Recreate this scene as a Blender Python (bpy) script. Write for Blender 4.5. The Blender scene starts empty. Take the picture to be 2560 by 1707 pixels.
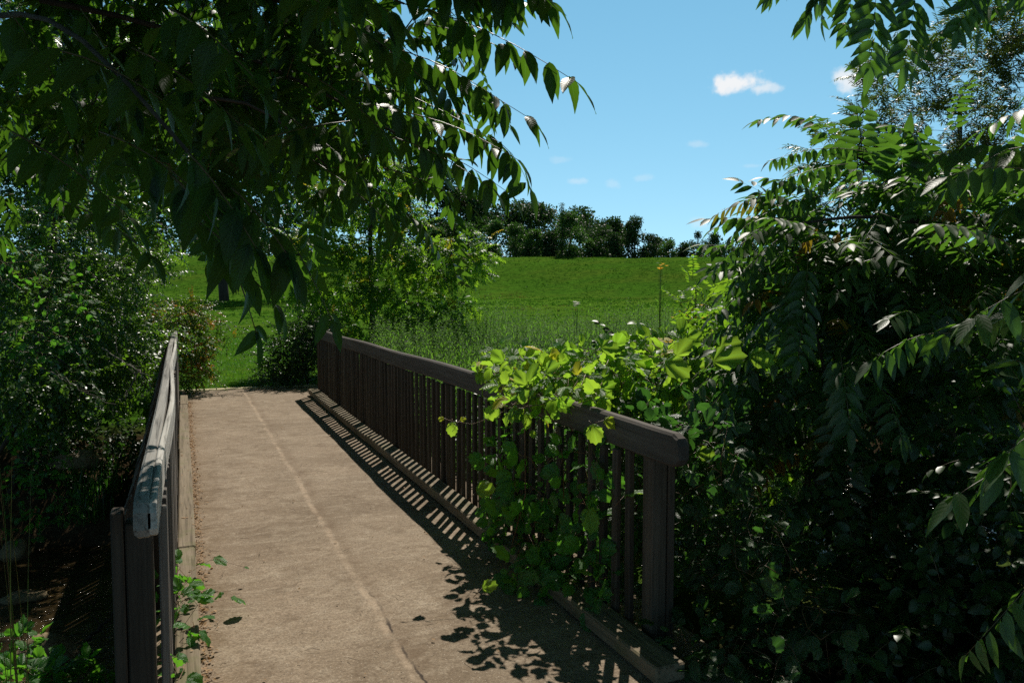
import bpy, math
import numpy as np
from math import radians, sin, cos, pi
from mathutils import Vector, Matrix

# ------------------------------------------------------------------ camera, sky, sun
SC = bpy.context.scene
H = 1.75
FPX = 2000.0
YAW = radians(22.371)
PITCH = radians(3.819)
cam_d = bpy.data.cameras.new('camera')
cam_d.sensor_width = 36.0
cam_d.lens = FPX / 2560 * 36
cam_d.clip_start = 0.05
cam_d.clip_end = 4000
cam = bpy.data.objects.new('camera', cam_d)
SC.collection.objects.link(cam)
cam.location = (0, 0, H)
cam.rotation_euler = (pi / 2 - PITCH, 0, -YAW)
SC.camera = cam

SUN_AZ, SUN_EL = radians(33), radians(52)          # azimuth from +Y towards +X
SUND = np.array([sin(SUN_AZ) * cos(SUN_EL), cos(SUN_AZ) * cos(SUN_EL), sin(SUN_EL)])
sl = bpy.data.lights.new('sun', 'SUN')
sl.energy = 5.0
sl.angle = radians(0.5)
sl.color = (1.0, 0.94, 0.84)
so = bpy.data.objects.new('sun', sl)
SC.collection.objects.link(so)
so.location = (10, 15, 30)
so.rotation_euler = Vector(SUND).to_track_quat('Z', 'Y').to_euler()

FV = np.array([sin(YAW) * cos(PITCH), cos(YAW) * cos(PITCH), -sin(PITCH)])
RV = np.array([cos(YAW), -sin(YAW), 0.0])
UV_ = np.cross(RV, FV)
CP = np.array([0, 0, H])


def P(px, py, d):
    """world point seen at photo pixel (2560 wide) at distance d along the viewing axis"""
    return CP + d * (FV + RV * (px - 1280) / FPX - UV_ * (py - 853.5) / FPX)


SKY_STRENGTH = 0.099
w = bpy.data.worlds.new('World')
SC.world = w
w.use_nodes = True
nt = w.node_tree
nt.nodes.clear()
N = nt.nodes.new
L = nt.links.new


def vmath(op, a, b=None):
    n = N('ShaderNodeVectorMath'); n.operation = op
    for i, v in enumerate((a, b)):
        if v is None: continue
        if isinstance(v, (tuple, list, np.ndarray)): n.inputs[i].default_value = tuple(float(q) for q in v)
        else: L(v, n.inputs[i])
    return n.outputs['Value'] if op in ('DOT_PRODUCT', 'LENGTH') else n.outputs[0]


def fmath(op, a, b=None, clamp=False):
    n = N('ShaderNodeMath'); n.operation = op; n.use_clamp = clamp
    for i, v in enumerate((a, b)):
        if v is None: continue
        if isinstance(v, (int, float)): n.inputs[i].default_value = v
        else: L(v, n.inputs[i])
    return n.outputs[0]


sky = N('ShaderNodeTexSky')
sky.sky_type = 'NISHITA'
sky.sun_disc = False
sky.sun_elevation = SUN_EL
sky.sun_rotation = SUN_AZ
sky.air_density = 1.0
sky.dust_density = 0.0
sky.ozone_density = 1.0
dirv = vmath('NORMALIZE', N('ShaderNodeTexCoord').outputs['Generated'])
L(vmath('NORMALIZE', vmath('ADD', dirv, (0, 0, .18))), sky.inputs['Vector'])
hs = N('ShaderNodeHueSaturation')
hs.inputs['Hue'].default_value = 0.480
hs.inputs['Saturation'].default_value = 1.25
L(sky.outputs[0], hs.inputs['Color'])
# bright sky low down, dimmed overhead out of frame to darken the shade
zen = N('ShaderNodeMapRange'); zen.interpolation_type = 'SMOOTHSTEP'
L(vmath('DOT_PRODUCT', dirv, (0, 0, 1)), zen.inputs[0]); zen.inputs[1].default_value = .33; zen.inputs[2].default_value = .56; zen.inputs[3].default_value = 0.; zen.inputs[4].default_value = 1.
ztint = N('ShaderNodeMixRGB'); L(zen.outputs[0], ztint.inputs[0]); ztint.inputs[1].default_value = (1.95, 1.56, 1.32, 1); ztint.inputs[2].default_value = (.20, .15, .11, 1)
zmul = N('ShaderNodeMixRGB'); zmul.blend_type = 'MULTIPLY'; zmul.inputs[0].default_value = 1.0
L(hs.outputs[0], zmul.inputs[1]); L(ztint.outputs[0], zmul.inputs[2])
tc = N('ShaderNodeTexCoord')
dirv = vmath('NORMALIZE', tc.outputs['Generated'])
noi = N('ShaderNodeTexNoise'); noi.inputs['Scale'].default_value = 22; noi.inputs['Detail'].default_value = 7
noi.inputs['Roughness'].default_value = 0.6
L(dirv, noi.inputs['Vector'])
noi2 = N('ShaderNodeTexNoise'); noi2.inputs['Scale'].default_value = 70; noi2.inputs['Detail'].default_value = 6
L(dirv, noi2.inputs['Vector'])
nz = fmath('ADD', fmath('MULTIPLY', fmath('SUBTRACT', noi.outputs[0], 0.5), 2.6), fmath('MULTIPLY', fmath('SUBTRACT', noi2.outputs[0], 0.5), 1.6))
CL = [(1850, 208, 62, 25, 1.0), (1900, 222, 34, 14, .7), (1938, 220, 20, 12, .55), (2140, 200, 46, 32, .85), (2300, 130, 80, 45, .5),
      (1742, 361, 22, 9, .4), (1442, 454, 30, 10, .5), (1530, 460, 20, 12, .3), (1605, 445, 24, 9, .3), (1400, 400, 24, 10, .25),
      (1748, 556, 24, 14, .4), (1880, 415, 36, 6, .25)]
tot = None
for (cx, cy, wx, wy, am) in CL:
    c = P(cx, cy, 1) - CP; c /= np.linalg.norm(c)
    t = np.cross(c, [0, 0, 1]); t /= np.linalg.norm(t)
    u = np.cross(t, c)
    a = fmath('MULTIPLY', vmath('DOT_PRODUCT', dirv, t), FPX / wx)
    b0 = fmath('MULTIPLY', vmath('DOT_PRODUCT', dirv, u), FPX / wy)
    e = fmath('SQRT', fmath('ADD', fmath('MULTIPLY', a, a), fmath('MULTIPLY', b0, b0)))
    e = fmath('ADD', e, nz)
    front = fmath('GREATER_THAN', vmath('DOT_PRODUCT', dirv, c), 0.5)
    m = N('ShaderNodeMapRange'); m.interpolation_type = 'SMOOTHSTEP'; am = am if am > .5 else am * .6
    L(e, m.inputs[0]); m.inputs[1].default_value = 1.2; m.inputs[2].default_value = 0.3
    m.inputs[3].default_value = 0; m.inputs[4].default_value = am
    o = fmath('MULTIPLY', m.outputs[0], front)
    tot = o if tot is None else fmath('MAXIMUM', tot, o)
mx = N('ShaderNodeMixRGB')
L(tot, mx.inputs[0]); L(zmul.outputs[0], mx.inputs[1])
mx.inputs[2].default_value = (9.0, 9.2, 9.4, 1)
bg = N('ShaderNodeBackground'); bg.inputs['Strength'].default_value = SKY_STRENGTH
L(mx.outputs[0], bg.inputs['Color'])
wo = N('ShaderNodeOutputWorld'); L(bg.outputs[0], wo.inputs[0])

SC.view_settings.view_transform = 'Standard'
SC.view_settings.look = 'None'
SC.view_settings.exposure = 0.0
SC.view_settings.gamma = 1.0
try:
    SC.cycles.max_bounces = 6
    SC.cycles.diffuse_bounces = 2
    SC.cycles.glossy_bounces = 2
    SC.cycles.transmission_bounces = 4
    SC.cycles.transparent_max_bounces = 4
    SC.cycles.sample_clamp_indirect = 3.0
    SC.cycles.use_denoising = False
except Exception:
    pass

# ------------------------------------------------------------------ object helpers
COL = SC.collection
rng = np.random.default_rng(11)


def tag(o, label=None, cat=None, group=None, kind=None):
    if label: o['label'] = label
    if cat: o['category'] = cat
    if group: o['group'] = group
    if kind: o['kind'] = kind
    return o


def empty(name, loc, label, cat, group=None):
    o = bpy.data.objects.new(name, None)
    COL.objects.link(o)
    o.location = tuple(float(q) for q in loc)
    o.empty_display_size = 0.2
    return tag(o, label, cat, group)


def nrm(v):
    v = np.asarray(v, float)
    return v / np.maximum(np.linalg.norm(v, axis=-1, keepdims=True), 1e-9)


class Geo:
    def __init__(s):
        s.v, s.f, s.uv, s.t, s.n = [], [], [], [], 0

    def add(s, v, f, uv=None, t=None):
        v = np.asarray(v, float).reshape(-1, 3); f = np.asarray(f, np.int64).reshape(-1, 3)
        k = len(v)
        s.v.append(v); s.f.append(f + s.n)
        s.uv.append(np.zeros((k, 2)) if uv is None else np.asarray(uv, float))
        s.t.append(np.tile([.5, 0, 0, 1.], (k, 1)) if t is None else np.asarray(t, float))
        s.n += k

    def tpl(s):
        return dict(v=np.concatenate(s.v), f=np.concatenate(s.f), uv=np.concatenate(s.uv), t=np.concatenate(s.t))

    def inst(s, tp, M, T, rnd=None, yel=None):
        """instance template tp with 3x3 matrices M (n,3,3) and offsets T (n,3)"""
        M = np.asarray(M, float); T = np.asarray(T, float); n = len(T)
        if n == 0: return
        k = len(tp['v'])
        v = np.einsum('nij,kj->nki', M, tp['v']) + T[:, None, :]
        f = tp['f'][None] + (np.arange(n) * k)[:, None, None]
        uv = np.tile(tp['uv'], (n, 1))
        t = np.tile(tp['t'][None], (n, 1, 1))
        if rnd is not None: t[:, :, 0] = (t[:, :, 0] * .5 + rnd[:, None] * .7) % 1.0
        if yel is not None: t[:, :, 2] = np.maximum(t[:, :, 2], yel[:, None])
        s.add(v.reshape(-1, 3), f.reshape(-1, 3), uv, t.reshape(-1, 4))

    def tube(s, pts, r0, r1=None, sides=6, stem=1.0):
        pts = np.asarray(pts, float); n = len(pts)
        r1 = r0 if r1 is None else r1
        r = np.linspace(r0, r1, n)
        tg = nrm(np.gradient(pts, axis=0))
        ref = np.array([0, 0, 1.]) if abs(tg[0][2]) < .9 else np.array([1., 0, 0])
        a = nrm(np.cross(tg, ref)); b = np.cross(tg, a)
        an = np.linspace(0, 2 * pi, sides, endpoint=False)
        v = pts[:, None] + r[:, None, None] * (a[:, None] * np.cos(an)[None, :, None] + b[:, None] * np.sin(an)[None, :, None])
        i = np.arange(n - 1)[:, None] * sides; j = np.arange(sides)[None]; j2 = (j + 1) % sides
        q = np.stack([i + j, i + j2, i + sides + j2, i + sides + j], -1).reshape(-1, 4)
        f = np.concatenate([q[:, [0, 1, 2]], q[:, [0, 2, 3]]])
        cum = np.concatenate([[0], np.cumsum(np.linalg.norm(np.diff(pts, axis=0), axis=1))])
        uv = np.stack([np.tile(an / (2 * pi), n), np.repeat(cum, sides)], -1)
        vv = v.reshape(-1, 3)
        # end caps
        k = len(vv)
        vv = np.concatenate([vv, pts[:1], pts[-1:]])
        c0 = np.stack([np.full(sides, k), (np.arange(sides) + 1) % sides, np.arange(sides)], -1)
        o = (n - 1) * sides
        c1 = np.stack([np.full(sides, k + 1), o + np.arange(sides), o + (np.arange(sides) + 1) % sides], -1)
        f = np.concatenate([f, c0, c1])
        uv = np.concatenate([uv, [[0, 0], [0, cum[-1]]]])
        t = np.tile([.5, stem, 0, 1.], (len(vv), 1))
        s.add(vv, f, uv, t)

    def box(s, lo, hi, bev=0.0):
        lo = np.array(lo, float); hi = np.array(hi, float)
        if bev <= 0:
            v = np.array([[x, y, z] for x in (lo[0], hi[0]) for y in (lo[1], hi[1]) for z in (lo[2], hi[2])])
            q = [[0, 1, 3, 2], [4, 6, 7, 5], [0, 4, 5, 1], [2, 3, 7, 6], [0, 2, 6, 4], [1, 5, 7, 3]]
            f = [];
            for a in q: f += [[a[0], a[1], a[2]], [a[0], a[2], a[3]]]
            s.add(v, f)
        else:
            c = (lo + hi) / 2; h = (hi - lo) / 2
            sg = np.array([[x, y, z] for x in (-1, 1) for y in (-1, 1) for z in (-1, 1)])
            v = []
            for g in sg:
                for ax in range(3):
                    e = h - bev; e[ax] = h[ax]; v.append(c + g * e)
            v = np.array(v)
            from mathutils import geometry
            import bmesh
            bm = bmesh.new()
            for p_ in v: bm.verts.new(p_)
            bmesh.ops.convex_hull(bm, input=bm.verts)
            bmesh.ops.triangulate(bm, faces=bm.faces)
            bm.verts.index_update()
            s.add([list(q.co) for q in bm.verts], [[q.index for q in f_.verts] for f_ in bm.faces])
            bm.free()

    def obj(s, name, mat, parent=None, smooth=True, loc=None):
        d = s.tpl()
        v = d['v']
        if parent is not None: v = v - np.array(parent.location)
        elif loc is not None: v = v - np.array(loc)
        me = bpy.data.meshes.new(name)
        f = d['f']; m = len(f)
        me.vertices.add(len(v)); me.vertices.foreach_set('co', v.ravel().astype(np.float32))
        me.loops.add(3 * m); me.loops.foreach_set('vertex_index', f.ravel().astype(np.int32))
        me.polygons.add(m); me.polygons.foreach_set('loop_start', np.arange(0, 3 * m, 3, dtype=np.int32))
        me.polygons.foreach_set('use_smooth', np.full(m, smooth))
        ul = me.uv_layers.new(name='UVMap')
        ul.data.foreach_set('uv', d['uv'][f.ravel()].ravel().astype(np.float32))
        at = me.attributes.new('tint', 'FLOAT_COLOR', 'POINT')
        at.data.foreach_set('color', d['t'].ravel().astype(np.float32))
        me.update(calc_edges=True)
        me.validate()
        me.materials.append(mat)
        o = bpy.data.objects.new(name, me)
        COL.objects.link(o)
        if parent is not None: o.parent = parent
        elif loc is not None: o.location = tuple(float(q) for q in loc)
        return o


def frames(d, up):
    X = nrm(d); up = np.asarray(up, float)
    Z = nrm(up - (up * X).sum(-1, keepdims=True) * X)
    Y = np.cross(Z, X)
    return np.stack([X, Y, Z], -1)


# ------------------------------------------------------------------ materials
class Mat:
    def __init__(s, name):
        s.m = bpy.data.materials.new(name); s.m.use_nodes = True
        s.t = s.m.node_tree; s.t.nodes.clear()
        s.out = s.N('ShaderNodeOutputMaterial')

    def N(s, k, **kw):
        n = s.t.nodes.new(k)
        for a, b in kw.items(): setattr(n, a, b)
        return n

    def L(s, a, b): s.t.links.new(a, b)

    def val(s, inp, v):
        if isinstance(v, (int, float)): inp.default_value = v
        elif isinstance(v, (tuple, list)): inp.default_value = tuple(v) + ((1,) if len(v) == 3 and len(inp.default_value) == 4 else ())
        else: s.L(v, inp)

    def math(s, op, a, b=0.0, clamp=False):
        n = s.N('ShaderNodeMath', operation=op, use_clamp=clamp)
        s.val(n.inputs[0], a); s.val(n.inputs[1], b)
        return n.outputs[0]

    def mix(s, f, a, b, mode='MIX'):
        n = s.N('ShaderNodeMixRGB', blend_type=mode)
        s.val(n.inputs[0], f); s.val(n.inputs[1], a); s.val(n.inputs[2], b)
        return n.outputs[0]

    def noise(s, vec, scale, detail=4, rough=.5, dist=0, mapping=None):
        if mapping is not None:
            mp = s.N('ShaderNodeMapping'); mp.inputs['Scale'].default_value = mapping
            s.L(vec, mp.inputs[0]); vec = mp.outputs[0]
        n = s.N('ShaderNodeTexNoise'); n.inputs['Scale'].default_value = scale
        n.inputs['Detail'].default_value = detail; n.inputs['Roughness'].default_value = rough
        n.inputs['Distortion'].default_value = dist
        s.L(vec, n.inputs['Vector'])
        return n.outputs[0]

    def ramp(s, v, stops):
        n = s.N('ShaderNodeValToRGB')
        el = n.color_ramp.elements
        while len(el) < len(stops): el.new(.5)
        for e, (p_, c) in zip(el, stops):
            e.position = p_; e.color = tuple(c) + (1,) if len(c) == 3 else c
        s.L(v, n.inputs[0])
        return n.outputs[0]

    def rng_(s, v, a, b, c=0., d=1.):
        n = s.N('ShaderNodeMapRange'); s.L(v, n.inputs[0])
        for i, q in enumerate((a, b, c, d)): n.inputs[i + 1].default_value = q
        return n.outputs[0]

    def coord(s, k='Object'): return s.N('ShaderNodeTexCoord').outputs[k]

    def bump(s, h, strength=.3, dist=.01):
        n = s.N('ShaderNodeBump'); n.inputs['Strength'].default_value = strength; n.inputs['Distance'].default_value = dist
        s.L(h, n.inputs['Height'])
        return n.outputs[0]

    def pbr(s, col, rough=.6, normal=None, spec=.5, link=True):
        n = s.N('ShaderNodeBsdfPrincipled')
        s.val(n.inputs['Base Color'], col); s.val(n.inputs['Roughness'], rough)
        n.inputs['Specular IOR Level'].default_value = spec
        if normal is not None: s.L(normal, n.inputs['Normal'])
        if link: s.L(n.outputs[0], s.out.inputs[0])
        return n.outputs[0]


def leaf_mat(name, ca, cb, tra, trb, rough=.42, trans=.45, stem=(.10, .07, .03), yel=(.45, .30, .02), veins='pinnate', nside=9, spec=.5, vein_amt=.35):
    m = Mat(name)
    at = m.N('ShaderNodeAttribute', attribute_name='tint')
    sp = m.N('ShaderNodeSeparateColor'); m.L(at.outputs['Color'], sp.inputs[0])
    r, g, b = sp.outputs
    col = m.mix(r, ca, cb); tr = m.mix(r, tra, trb)
    uvn = m.N('ShaderNodeUVMap'); uvn.uv_map = 'UVMap'
    su = m.N('ShaderNodeSeparateXYZ'); m.L(uvn.outputs[0], su.inputs[0])
    u, v = su.outputs[0], su.outputs[1]
    nrmal = None
    if veins == 'pinnate':
        au = m.math('ABSOLUTE', m.math('SUBTRACT', u, .5))
        mid = m.rng_(au, .035, .015)
        sw = m.math('SINE', m.math('MULTIPLY', m.math('SUBTRACT', v, m.math('MULTIPLY', au, .45)), nside * 2 * pi))
        side = m.rng_(sw, .86, .98)
        vv = m.math('MAXIMUM', mid, m.math('MULTIPLY', side, .55))
        h = m.math('SUBTRACT', m.math('MULTIPLY', sw, .25), m.math('MULTIPLY', mid, 1.0))
        nrmal = m.bump(h, .16, .003)
    elif veins == 'palmate':
        # five veins fanning from the leaf stalk at uv (0.5, 0.1)
        x = m.math('SUBTRACT', u, .5); y = m.math('SUBTRACT', v, .12)
        an = m.N('ShaderNodeMath', operation='ARCTAN2'); m.L(x, an.inputs[0]); m.L(y, an.inputs[1])
        rad = m.math('SQRT', m.math('ADD', m.math('MULTIPLY', x, x), m.math('MULTIPLY', y, y)))
        cs = m.math('COSINE', m.math('MULTIPLY', an.outputs[0], 2 * pi / .72))
        wv = m.math('MULTIPLY', m.math('SUBTRACT', 1.0, cs), rad)
        vv = m.rng_(wv, .035, .008)
        s2 = m.math('SINE', m.math('MULTIPLY', m.math('ADD', rad, m.math('MULTIPLY', m.math('ABSOLUTE', m.math('SINE', m.math('MULTIPLY', an.outputs[0], pi / .72))), -.25)), 62.))
        vv = m.math('MAXIMUM', vv, m.math('MULTIPLY', m.rng_(s2, .8, .97), .5))
        nrmal = m.bump(m.math('SUBTRACT', m.math('MULTIPLY', s2, .4), vv), .5, .004)
    else:
        vv = None
    if vv is not None:
        vv = m.math('MULTIPLY', vv, vein_amt)
        col = m.mix(vv, col, tuple(min(1, c * 2.2 + .05) for c in ca))
        tr = m.mix(vv, tr, tuple(min(1, c * 1.5 + .08) for c in tra))
    oc = m.coord('Object')
    blot = m.noise(oc, 9, 3)
    col = m.mix(m.rng_(blot, .35, .7, 0, .35), col, tuple(c * .6 for c in ca))
    col = m.mix(b, col, yel); tr = m.mix(b, tr, tuple(min(1, c * 1.3) for c in yel))
    col = m.mix(g, col, stem)
    p = m.pbr(col, rough, nrmal, spec, link=False)
    tb = m.N('ShaderNodeBsdfTranslucent'); m.L(tr, tb.inputs[0])
    mx_ = m.N('ShaderNodeMixShader')
    m.L(m.math('MULTIPLY', m.math('SUBTRACT', 1.0, g), trans), mx_.inputs[0])
    m.L(p, mx_.inputs[1]); m.L(tb.outputs[0], mx_.inputs[2]); m.L(mx_.outputs[0], m.out.inputs[0])
    return m.m


def bark_mat(name, ca, cb, scale=12):
    m = Mat(name); oc = m.coord()
    n = m.noise(oc, scale, 6, .65, .5, (1, 1, .25))
    col = m.mix(m.rng_(n, .3, .7), ca, cb)
    m.pbr(col, .85, m.bump(n, .6, .02), .2)
    return m.m


def wood_mat(name, ca, cb, dark, axis, rough=.8, spec=.25, moss=0.0):
    """weathered timber; grain runs along axis (0,1,2)"""
    m = Mat(name); oc = m.coord('Object')
    oi = m.N('ShaderNodeObjectInfo')
    sc1 = [55, 55, 55]; sc1[axis] = 1.6
    add = m.N('ShaderNodeVectorMath', operation='ADD'); m.L(oc, add.inputs[0])
    cmb = m.N('ShaderNodeCombineXYZ')
    for i in range(3): m.L(m.math('MULTIPLY', oi.outputs['Random'], 13.7 + i), cmb.inputs[i])
    m.L(cmb.outputs[0], add.inputs[1])
    vec = add.outputs[0]
    g = m.noise(vec, 1.0, 6, .65, .6, tuple(sc1))
    sc2 = [9, 9, 9]; sc2[axis] = .7
    b = m.noise(vec, 1.0, 4, .6, .3, tuple(sc2))
    col = m.mix(m.rng_(b, .3, .7), ca, cb)
    col = m.mix(m.rng_(g, .46, .60, 1, 0), col, dark, 'MIX') if False else m.mix(m.rng_(g, .30, .52, .85, 0), col, dark)
    br = m.math('ADD', .6, m.math('MULTIPLY', oi.outputs['Random'], .8))
    hsv = m.N('ShaderNodeHueSaturation'); m.L(br, hsv.inputs['Value']); m.L(col, hsv.inputs['Color'])
    col = hsv.outputs[0]
    if moss:
        mo = m.noise(vec, 5, 5, .6)
        col = m.mix(m.rng_(mo, .52, .66, 0, moss), col, (.10, .12, .03))
    m.pbr(col, rough, m.bump(g, .7, .006), spec)
    return m.m


M = {}
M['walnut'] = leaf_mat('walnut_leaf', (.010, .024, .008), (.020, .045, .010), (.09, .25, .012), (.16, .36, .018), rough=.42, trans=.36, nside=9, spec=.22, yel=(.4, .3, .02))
M['ailanthus'] = leaf_mat('tree_of_heaven_leaf', (.022, .055, .014), (.045, .095, .020), (.10, .28, .02), (.18, .40, .03), rough=.50, trans=.38, nside=8, spec=.8, yel=(.55, .18, .01))
M['young'] = leaf_mat('young_leaf', (.030, .085, .014), (.060, .140, .018), (.20, .46, .02), (.36, .62, .03), rough=.42, trans=.5, veins=None)
M['willow'] = leaf_mat('willow_leaf', (.060, .080, .024), (.10, .12, .035), (.13, .22, .02), (.20, .30, .03), rough=.4, trans=.3, veins=None)
M['thicket'] = leaf_mat('thicket_leaf', (.020, .060, .013), (.045, .110, .018), (.12, .32, .015), (.24, .48, .025), rough=.36, trans=.42, veins=None, spec=.9)
M['honeysuckle'] = leaf_mat('honeysuckle_leaf', (.030, .075, .012), (.060, .120, .015), (.10, .28, .015), (.22, .40, .02), rough=.38, trans=.42, veins=None, yel=(.50, .14, .01))
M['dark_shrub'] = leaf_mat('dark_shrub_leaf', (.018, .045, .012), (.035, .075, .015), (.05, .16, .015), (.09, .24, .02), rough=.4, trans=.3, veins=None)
M['grape'] = leaf_mat('grape_leaf', (.035, .115, .018), (.070, .17, .022), (.30, .62, .03), (.50, .78, .05), rough=.45, trans=.50, veins='palmate', stem=(.20, .10, .04), yel=(.6, .5, .03))
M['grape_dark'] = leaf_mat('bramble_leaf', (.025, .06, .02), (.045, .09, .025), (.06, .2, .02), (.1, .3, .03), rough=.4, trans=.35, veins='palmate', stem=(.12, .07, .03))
M['grape_green'] = leaf_mat('green_vine_leaf', (.030, .11, .018), (.060, .17, .022), (.12, .42, .02), (.22, .58, .03), rough=.42, trans=.42, veins='palmate', stem=(.20, .10, .04))
M['weed'] = leaf_mat('weed_leaf', (.065, .155, .028), (.11, .22, .04), (.14, .36, .03), (.22, .46, .04), rough=.7, trans=.45, veins=None, yel=(.75, .42, .01), stem=(.05, .08, .02), spec=.2)
M['far'] = leaf_mat('far_tree_leaf', (.024, .052, .016), (.048, .088, .022), (.03, .09, .01), (.06, .14, .015), rough=.55, trans=.25, veins=None, spec=.3)
M['far_light'] = leaf_mat('far_bush_leaf', (.035, .080, .018), (.065, .13, .025), (.07, .20, .02), (.12, .28, .03), rough=.5, trans=.3, veins=None, spec=.35)
M['grass'] = leaf_mat('grass_blade', (.050, .150, .012), (.085, .20, .018), (.10, .32, .015), (.18, .42, .02), rough=.5, trans=.35, veins=None, stem=(.35, .28, .12), yel=(.30, .26, .06), spec=.3)
M['grass_far'] = leaf_mat('tussock_grass', (.065, .165, .014), (.11, .23, .024), (.09, .28, .015), (.13, .28, .02), rough=.7, trans=.25, veins=None, yel=(.22, .20, .04), spec=.1)
M['reed'] = leaf_mat('reed_blade', (.03, .09, .015), (.05, .13, .02), (.08, .3, .02), (.12, .36, .03), rough=.35, trans=.35, veins=None, stem=(.16, .09, .03))
M['litter'] = leaf_mat('dry_leaf', (.26, .15, .06), (.42, .26, .12), (.3, .15, .04), (.4, .2, .06), rough=.7, trans=.2, veins=None, stem=(.10, .06, .035))
M['bark'] = bark_mat('bark', (.035, .027, .020), (.075, .06, .045))
M['bark_grey'] = bark_mat('grey_bark', (.10, .085, .07), (.22, .19, .16))
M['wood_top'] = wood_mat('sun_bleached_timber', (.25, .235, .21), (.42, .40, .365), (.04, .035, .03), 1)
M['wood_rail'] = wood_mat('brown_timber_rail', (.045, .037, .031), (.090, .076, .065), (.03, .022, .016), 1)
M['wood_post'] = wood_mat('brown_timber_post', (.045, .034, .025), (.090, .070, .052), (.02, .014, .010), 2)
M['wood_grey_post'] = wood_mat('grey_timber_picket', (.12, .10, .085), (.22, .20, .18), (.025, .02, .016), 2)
M['wood_kerb'] = wood_mat('kerb_timber', (.15, .115, .07), (.25, .20, .14), (.05, .035, .02), 1, moss=.35)
M['wood_dark'] = wood_mat('dark_beam_timber', (.03, .024, .018), (.06, .048, .036), (.012, .01, .008), 1)


def deck_mat():
    m = Mat('worn_concrete'); oc = m.coord()
    big = m.noise(oc, .9, 5, .6, .4)
    mid = m.noise(oc, 3.2, 6, .65, .8)
    streak = m.noise(oc, 1.0, 6, .68, 1.2, (1.6, 5, 1))
    fine = m.noise(oc, 90, 5, .75)
    grit = m.noise(oc, 1.0, 5, .7, .5, (22, 32, 1))
    col = m.mix(m.rng_(big, .36, .62), (.265, .197, .132), (.39, .302, .214))
    col = m.mix(m.rng_(m.noise(oc, .5, 4, .6, .8), .42, .60, 0, .6), col, (.19, .14, .09))
    col = m.mix(m.rng_(streak, .48, .62, 0, .45), col, (.47, .385, .285))
    col = m.mix(m.rng_(mid, .52, .66, 0, .65), col, (.155, .105, .062))
    blot = m.noise(oc, 6, 8, .75, 1.0, (1, 1.3, 1))
    col = m.mix(m.rng_(blot, .53, .66, 0, .7), col, (.47, .385, .285))
    col = m.mix(m.rng_(blot, .42, .30, 0, .6), col, (.13, .088, .052))
    col = m.mix(m.rng_(grit, .50, .62, 0, .4), col, (.15, .105, .065))
    col = m.mix(m.rng_(grit, .44, .30, 0, .4), col, (.48, .40, .30))
    col = m.mix(m.rng_(fine, .40, .60, 0, .6), col, (.10, .07, .045))
    sp = m.N('ShaderNodeTexVoronoi'); sp.inputs['Scale'].default_value = 48; m.L(oc, sp.inputs['Vector'])
    col = m.mix(m.rng_(sp.outputs['Distance'], .16, .08, 0, .7), col, (.56, .49, .40))
    sp2 = m.N('ShaderNodeTexVoronoi'); sp2.inputs['Scale'].default_value = 17; m.L(oc, sp2.inputs['Vector'])
    col = m.mix(m.rng_(sp2.outputs['Distance'], .09, .05, 0, .85), col, (.03, .022, .015))
    # a trowelled seam wanders along the slab
    xyz = m.N('ShaderNodeSeparateXYZ'); m.L(oc, xyz.inputs[0])
    sm = m.noise(oc, 1.0, 3, .5, 0, (.01, .9, 1))
    jit = m.noise(oc, 11, 3, .6)
    dx = m.math('SUBTRACT', m.math('SUBTRACT', xyz.outputs[0], .855 - 1.0), m.math('ADD', m.math('MULTIPLY', sm, .10), m.math('MULTIPLY', jit, .045)))
    adx = m.math('ABSOLUTE', dx)
    pale = m.math('MULTIPLY', m.rng_(adx, .030, .008), m.rng_(m.noise(oc, 7, 6, .7), .38, .62, .0, .50))
    side_ = m.math('MULTIPLY', m.rng_(m.math('ABSOLUTE', m.math('SUBTRACT', dx, .06)), .07, .01), m.rng_(mid, .4, .6, .1, .5))
    col = m.mix(side_, col, (.15, .10, .06))
    col = m.mix(pale, col, (.50, .38, .27))
    crack = m.rng_(m.math('ABSOLUTE', m.math('SUBTRACT', dx, .030)), .009, .003)
    crack = m.math('MULTIPLY', crack, m.rng_(m.noise(oc, 2.3, 3), .45, .55))
    col = m.mix(m.math('MULTIPLY', crack, m.rng_(xyz.outputs[1], -3.2, -4.0)), col, (.05, .035, .025))
    # dirt drifts by the left kerb
    kd = m.math('MULTIPLY', m.rng_(xyz.outputs[0], .28 - 1, .03 - 1), m.rng_(mid, .3, .6))
    col = m.mix(m.math('MULTIPLY', kd, .55), col, (.14, .085, .035))
    h = m.math('ADD', m.math('MULTIPLY', streak, .35), m.math('ADD', m.math('MULTIPLY', fine, .35), m.math('MULTIPLY', pale, .3)))
    h = m.math('ADD', h, m.math('MULTIPLY', blot, .6))
    m.pbr(col, .85, m.bump(h, .9, .014), .25)
    return m.m


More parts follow.
